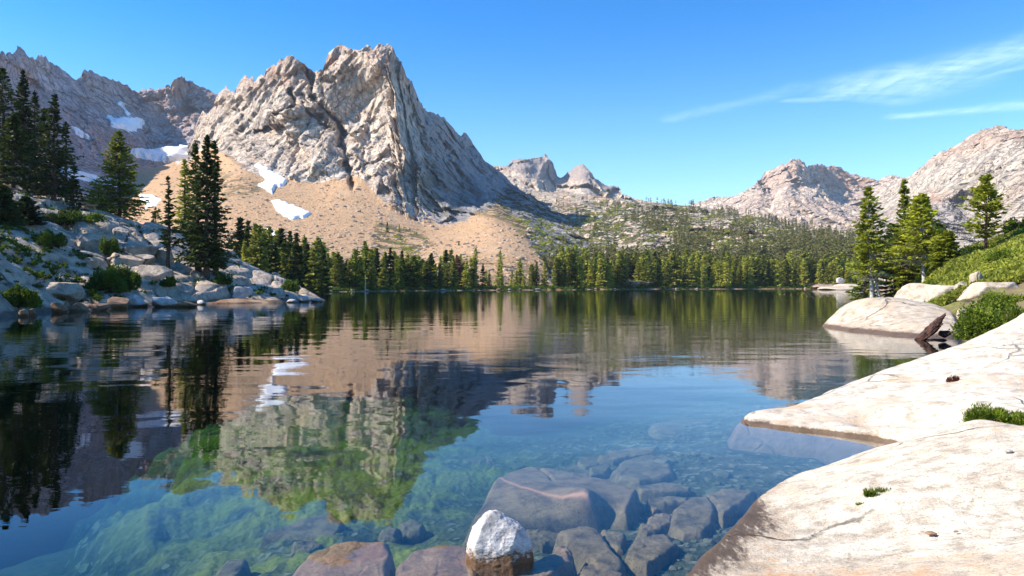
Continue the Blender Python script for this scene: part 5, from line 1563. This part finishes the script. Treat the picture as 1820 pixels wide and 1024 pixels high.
SG = 'stones lying under the near water'
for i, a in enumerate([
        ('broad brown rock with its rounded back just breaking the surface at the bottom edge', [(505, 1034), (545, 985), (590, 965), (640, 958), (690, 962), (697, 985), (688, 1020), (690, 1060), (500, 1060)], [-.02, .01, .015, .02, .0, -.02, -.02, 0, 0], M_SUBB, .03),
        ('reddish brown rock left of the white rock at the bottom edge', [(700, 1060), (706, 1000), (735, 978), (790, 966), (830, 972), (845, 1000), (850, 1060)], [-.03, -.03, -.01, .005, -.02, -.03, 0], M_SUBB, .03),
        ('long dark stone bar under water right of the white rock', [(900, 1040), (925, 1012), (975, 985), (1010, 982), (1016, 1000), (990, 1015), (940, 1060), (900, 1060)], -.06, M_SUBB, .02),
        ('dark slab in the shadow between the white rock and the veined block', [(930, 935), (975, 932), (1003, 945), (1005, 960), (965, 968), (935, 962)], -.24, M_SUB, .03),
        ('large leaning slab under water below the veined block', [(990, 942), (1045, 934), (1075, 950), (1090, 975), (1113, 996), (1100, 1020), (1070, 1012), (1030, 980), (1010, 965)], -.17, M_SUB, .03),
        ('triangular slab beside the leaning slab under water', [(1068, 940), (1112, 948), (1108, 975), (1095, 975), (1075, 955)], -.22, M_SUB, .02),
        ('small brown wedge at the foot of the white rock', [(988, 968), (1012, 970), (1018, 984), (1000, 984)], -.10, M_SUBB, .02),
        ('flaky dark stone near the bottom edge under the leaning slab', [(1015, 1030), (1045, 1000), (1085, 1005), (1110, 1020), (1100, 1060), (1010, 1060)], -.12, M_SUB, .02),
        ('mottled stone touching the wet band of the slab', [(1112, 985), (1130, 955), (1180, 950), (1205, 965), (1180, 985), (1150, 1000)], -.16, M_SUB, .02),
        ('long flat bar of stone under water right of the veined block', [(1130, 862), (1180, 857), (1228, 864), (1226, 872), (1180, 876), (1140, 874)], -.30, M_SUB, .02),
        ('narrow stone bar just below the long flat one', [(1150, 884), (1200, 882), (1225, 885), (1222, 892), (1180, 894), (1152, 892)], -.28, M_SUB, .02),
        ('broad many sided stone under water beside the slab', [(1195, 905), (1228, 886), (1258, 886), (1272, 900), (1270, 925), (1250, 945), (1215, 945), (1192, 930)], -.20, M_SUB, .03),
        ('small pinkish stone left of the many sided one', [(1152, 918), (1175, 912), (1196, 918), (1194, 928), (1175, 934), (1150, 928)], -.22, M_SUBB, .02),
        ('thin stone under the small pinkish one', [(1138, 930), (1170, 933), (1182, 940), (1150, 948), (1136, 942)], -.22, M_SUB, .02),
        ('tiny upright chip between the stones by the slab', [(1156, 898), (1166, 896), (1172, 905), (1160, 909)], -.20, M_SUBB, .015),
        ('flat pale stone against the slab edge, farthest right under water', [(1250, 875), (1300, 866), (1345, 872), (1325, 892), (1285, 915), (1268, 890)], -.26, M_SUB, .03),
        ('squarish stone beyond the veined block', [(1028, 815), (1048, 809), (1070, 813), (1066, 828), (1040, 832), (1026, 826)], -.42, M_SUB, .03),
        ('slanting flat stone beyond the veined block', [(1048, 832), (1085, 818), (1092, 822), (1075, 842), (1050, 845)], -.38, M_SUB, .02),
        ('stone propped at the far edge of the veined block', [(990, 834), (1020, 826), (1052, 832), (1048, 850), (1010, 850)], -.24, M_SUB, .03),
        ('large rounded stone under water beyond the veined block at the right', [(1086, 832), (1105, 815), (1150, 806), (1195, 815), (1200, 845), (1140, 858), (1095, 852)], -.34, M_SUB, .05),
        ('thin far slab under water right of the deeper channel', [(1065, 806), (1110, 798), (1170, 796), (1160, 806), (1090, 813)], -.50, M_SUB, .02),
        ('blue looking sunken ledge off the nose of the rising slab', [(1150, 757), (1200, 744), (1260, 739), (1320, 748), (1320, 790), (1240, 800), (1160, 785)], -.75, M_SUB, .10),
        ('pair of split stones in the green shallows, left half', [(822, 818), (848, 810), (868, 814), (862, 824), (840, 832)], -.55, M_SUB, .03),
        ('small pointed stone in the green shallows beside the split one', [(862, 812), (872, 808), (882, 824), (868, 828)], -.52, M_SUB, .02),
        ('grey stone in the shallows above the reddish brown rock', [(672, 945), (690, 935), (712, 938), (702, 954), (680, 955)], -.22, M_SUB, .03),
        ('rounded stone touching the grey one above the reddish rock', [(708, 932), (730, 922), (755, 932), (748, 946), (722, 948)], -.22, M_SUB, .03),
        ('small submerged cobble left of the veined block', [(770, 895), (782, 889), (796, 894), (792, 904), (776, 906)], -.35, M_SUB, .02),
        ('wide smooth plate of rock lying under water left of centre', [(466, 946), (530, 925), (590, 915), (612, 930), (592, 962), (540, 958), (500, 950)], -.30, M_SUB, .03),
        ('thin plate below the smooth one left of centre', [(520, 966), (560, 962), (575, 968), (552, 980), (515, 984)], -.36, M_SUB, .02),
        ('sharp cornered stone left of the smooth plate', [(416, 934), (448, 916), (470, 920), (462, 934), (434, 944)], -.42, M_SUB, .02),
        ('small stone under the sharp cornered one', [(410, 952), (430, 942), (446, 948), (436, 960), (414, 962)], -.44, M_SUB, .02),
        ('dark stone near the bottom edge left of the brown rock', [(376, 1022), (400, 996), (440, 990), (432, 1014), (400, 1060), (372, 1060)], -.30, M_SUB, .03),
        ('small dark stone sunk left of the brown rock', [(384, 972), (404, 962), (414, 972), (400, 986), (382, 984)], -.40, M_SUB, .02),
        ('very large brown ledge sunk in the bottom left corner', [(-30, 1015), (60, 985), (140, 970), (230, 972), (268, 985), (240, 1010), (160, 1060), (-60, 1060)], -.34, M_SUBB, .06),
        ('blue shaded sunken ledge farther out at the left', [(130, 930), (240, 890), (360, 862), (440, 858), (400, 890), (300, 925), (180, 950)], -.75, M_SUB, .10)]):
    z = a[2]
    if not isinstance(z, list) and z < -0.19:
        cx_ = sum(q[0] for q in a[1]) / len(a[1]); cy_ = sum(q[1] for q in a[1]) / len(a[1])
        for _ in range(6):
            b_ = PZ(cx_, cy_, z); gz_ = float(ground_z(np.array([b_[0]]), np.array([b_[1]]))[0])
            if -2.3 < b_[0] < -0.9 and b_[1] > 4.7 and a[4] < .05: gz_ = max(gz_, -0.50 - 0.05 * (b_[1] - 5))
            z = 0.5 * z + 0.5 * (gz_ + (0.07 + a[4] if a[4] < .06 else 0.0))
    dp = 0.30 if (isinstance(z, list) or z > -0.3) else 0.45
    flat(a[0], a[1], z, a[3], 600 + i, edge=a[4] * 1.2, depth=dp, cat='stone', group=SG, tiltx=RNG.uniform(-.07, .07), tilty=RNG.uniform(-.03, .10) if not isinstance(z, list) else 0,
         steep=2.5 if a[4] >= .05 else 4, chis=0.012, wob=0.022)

# gravel and cobbles on the bed
n_ = 2600
th_ = RNG.uniform(-0.72, 0.35, n_); rr_ = np.exp(RNG.uniform(math.log(3.6), math.log(13), n_))
x = rr_ * np.sin(th_); y = rr_ * np.cos(th_)
ok = sdist(x, y, LAKE) > 0.12
x, y = x[ok], y[ok]; z = ground_z(x, y)
cob = []
for k in range(5):
    V_, F_ = rock_shape((1, 1, 0.6), 700 + k, 2, 5, 0.06)
    cob.append((V_, F_, np.full(len(V_), k / 5)))
pebm, n = mat('lake_cobbles')
p = n.wpos()
c = n.mix(n.attr('tone'), (0.040, 0.042, 0.032), (0.15, 0.130, 0.098))
c = n.mix(n.ss(n.noise(p, 9, 5, 0.7), 0.4, 0.6), c, (0.075, 0.095, 0.045))
n.bsdf(c, 0.9, None, 0.2)
sz = np.exp(RNG.normal(math.log(0.055), 0.55, len(x))).clip(0.02, 0.26)
q = scatter('gravel', 'loose cobbles and gravel strewn over the lake bed', 'gravel', np.stack([x, y, z + 0.005], 1), cob, sz, pebm, 9)

# ------------------------------------------------------------------ rocks along the left shore
GL = 'rocks along the foot of the left headland'
for i, a in enumerate([
        ('tall light grey boulder standing at the waterline under the firs', 406, 447, 508, 538, M_SHOREL, .75, 7),
        ('squat pinkish boulder left of the tall light one', 371, 403, 519, 538, M_SHORE, .8, 8),
        ('overhanging rounded boulder resting above the two waterline boulders', 378, 420, 487, 510, M_SHORE, .9, 7),
        ('block of grey rock above the yellow stained ledge', 330, 374, 490, 526, M_SHORE, .9, 8),
        ('pale round boulder right of the tall light one', 452, 482, 520, 537, M_SHOREL, .8, 7),
        ('dark split boulder leaning on the pale round one', 472, 506, 508, 537, M_SHORE, .9, 10),
        ('smooth pale boulder on top of the point of the headland', 480, 502, 500, 516, M_SHOREL, .8, 5),
        ('small pale boulder next to the smooth one at the tip', 498, 515, 501, 512, M_SHOREL, .8, 5),
        ('white round boulder between the tip and the water', 495, 513, 515, 529, M_SHOREL, .9, 5),
        ('flat oval white stone at the waterline of the tip', 506, 526, 531, 538, M_SHOREL, .9, 4),
        ('bluish white angular stone out from the tip', 527, 549, 524, 537, M_SHOREL, .8, 9),
        ('small pale stone perched behind the outermost stones', 546, 562, 524, 532, M_SHOREL, .8, 6),
        ('long low white stone, outermost from the tip', 550, 577, 529, 537, M_SHOREL, .8, 5),
        ('low yellow stained ledge at the waterline', 304, 348, 535, 546, M_SHOREB, .7, 8),
        ('small oval grey stone right of the yellow stained ledge', 346, 364, 533, 542, M_SHOREL, .8, 4),
        ('long flat pale slab lying along the waterline', 252, 318, 526, 546, M_SHOREL, .7, 7),
        ('tilted pale plate of rock with a sharp upper corner', 205, 256, 514, 546, M_SHOREL, .6, 12),
        ('brown stone in front of the tilted plate', 186, 224, 528, 549, M_SHOREB, .8, 8),
        ('bluish slab behind the long grey one', 140, 206, 507, 530, M_SHOREL, .7, 8),
        ('long grey slab dipping to the water', 106, 186, 513, 544, M_SHORE, .6, 8),
        ('white oval stone lying on the rocks, brightest of the left shore', 114, 146, 498, 513, M_SHOREL, .8, 3),
        ('broad dark grey boulder under the white oval stone', 34, 110, 519, 553, M_SHORE, .7, 7),
        ('rusty stone at the waterline right of the broad boulder', 84, 120, 538, 556, M_SHOREB, .7, 9),
        ('rust coloured stone in the middle of the left waterline', 118, 152, 538, 554, M_SHOREB, .7, 9),
        ('dark brown stone right of the rust coloured one', 150, 190, 536, 553, M_SHOREB, .7, 8),
        ('orange stone near the left edge at the waterline', 26, 46, 547, 563, M_SHOREB, .8, 5),
        ('small orange stone beside the one near the left edge', 46, 63, 549, 562, M_SHOREB, .8, 5),
        ('leftmost orange stone partly behind the shrub', 6, 27, 545, 560, M_SHOREB, .8, 6),
        ('grey lichened boulder cut by the left edge', -22, 22, 530, 556, M_SHORE, .9, 7)]):
    boulder(a[0], a[1], a[2], a[3], a[4], a[5], 800 + i, group=GL, dy=a[6], cuts=a[7], sink=0.35, rough=0.05, tilt=0.25 if 'tilted' in a[0] else (0.12 if 'dipping' in a[0] else 0))
for i, a in enumerate([('upper slab step on the headland left of the bright fir', 112, 190, 412, 440, M_SHORE), ('long slab step below the crest of the headland', 182, 268, 420, 446, M_SHORE),
                       ('rounded slab in the middle of the headland right of the small shrub', 186, 262, 442, 468, M_SHORE), ('slab step left of the slender sparse fir', 262, 302, 438, 464, M_SHORE),
                       ('small ledge stone under the small shrub', 138, 172, 453, 470, M_SHORE), ('rounded slab behind the big dark shrub', 236, 300, 462, 492, M_SHORE),
                       ('low hump of rock left of the broad boulder', 60, 130, 494, 524, M_SHORE)]):
    cx = (a[1] + a[2]) / 2
    x, y, z = HEAD.ray(cx, a[4])
    w_ = (a[2] - a[1]) / F0 * y; h_ = (a[4] - a[3]) / F0 * y
    V_, F_ = rock_shape((w_ * 1.1, w_ * 0.9, h_ * 1.5), 860 + i, 5, 7, 0.035)
    o = mk('rock_slab', V_, F_, M_HEAD); o.location = (x, y + w_ * 0.28, z + h_ * 0.05)
    tag(o, a[0], 'rock slab', 'slab steps on the headland')
# small stones on the far bank
for i in range(16):
    px = RNG.uniform(580, 1460); sy = shore_y(px) + RNG.uniform(0.2, 2.0)
    V_, F_ = rock_shape((RNG.uniform(.8, 2.6), 1.2, RNG.uniform(.5, 1.0)), 900 + i, 2, 6, 0.08)
    o = mk('stone', V_, F_, M_SHORE if i % 3 else M_SHOREB); o.location = ((px - 910) / F0 * sy, sy, 0.2)
    tag(o, 'little stone on the far bank at the foot of the trees', 'stone', 'stones on the far bank')

# scree boulders on the talus
r = np.random.default_rng(5)
px = r.uniform(240, 960, 5200); py = r.uniform(290, 505, 5200)
ok = (sdist(px, py, TALUS) > -4) & (py > np.interp(px, MAIN.px, MAIN.ty) + 3)
pts = MAIN.at(px[ok], py[ok])
M_SCREE = simple_noise_mat('scree_rock', (0.22, 0.14, 0.09), (0.56, 0.42, 0.30), 0.6, bd=0.1)
q = scatter('scree', 'loose blocks of rock strewn over the orange talus slope', 'scree', pts, cob, np.exp(r.normal(math.log(1.1), 0.55, len(pts))).clip(0.4, 4.5), M_SCREE, 11)

# the air between here and the far ridges
hm, n = mat('haze_air')
n.t.nodes.clear()
pv = n.n('ShaderNodeVolumePrincipled')
pv.inputs['Color'].default_value = (0.72, 0.84, 1.0, 1)
pv.inputs['Density'].default_value = 0.00007
ho = n.n('ShaderNodeOutputMaterial')
n.t.links.new(pv.outputs[0], ho.inputs['Volume'])
bx = [(-4200, -400), (4200, -400), (4200, 6200), (-4200, 6200)]
V = [(x, y, -14.0) for x, y in bx] + [(x, y, 760.0) for x, y in bx]
o = mk('haze', V, np.array([[3, 2, 1, 0], [4, 5, 6, 7], [0, 1, 5, 4], [1, 2, 6, 5], [2, 3, 7, 6], [3, 0, 4, 7]]), hm, smooth=False)
tag(o, 'thin bluish air between the lake and the far ridges', 'haze', kind='stuff')
S.cycles.volume_bounces = 0

# chips lying on the slab
for lab, px_, py_, wd_, mt in [('curled rusty chip lying on the lower slab near its middle', 1656, 950, 20, M_SHOREB), ('small grey pebble on the slab below the juniper', 1793, 803, 18, M_SHORE),
                               ('tiny rusty flake on the slab right of the curled chip', 1700, 946, 9, M_SHOREB)]:
    D = 4.2
    for _ in range(12):
        X_, Y_, Z_ = P(px_, py_, D); D += (Z_ - float(fB(np.array([X_]), np.array([Y_]))[0])) * 1.5
    w_ = wd_ / F0 * D
    V_, F_ = rock_shape((w_, w_ * 0.7, w_ * 0.35), 950 + px_, 3, 6, 0.1)
    o = mk('stone', V_, F_, mt); o.location = (X_, Y_, Z_ + w_ * 0.08)
    tag(o, lab, 'stone')
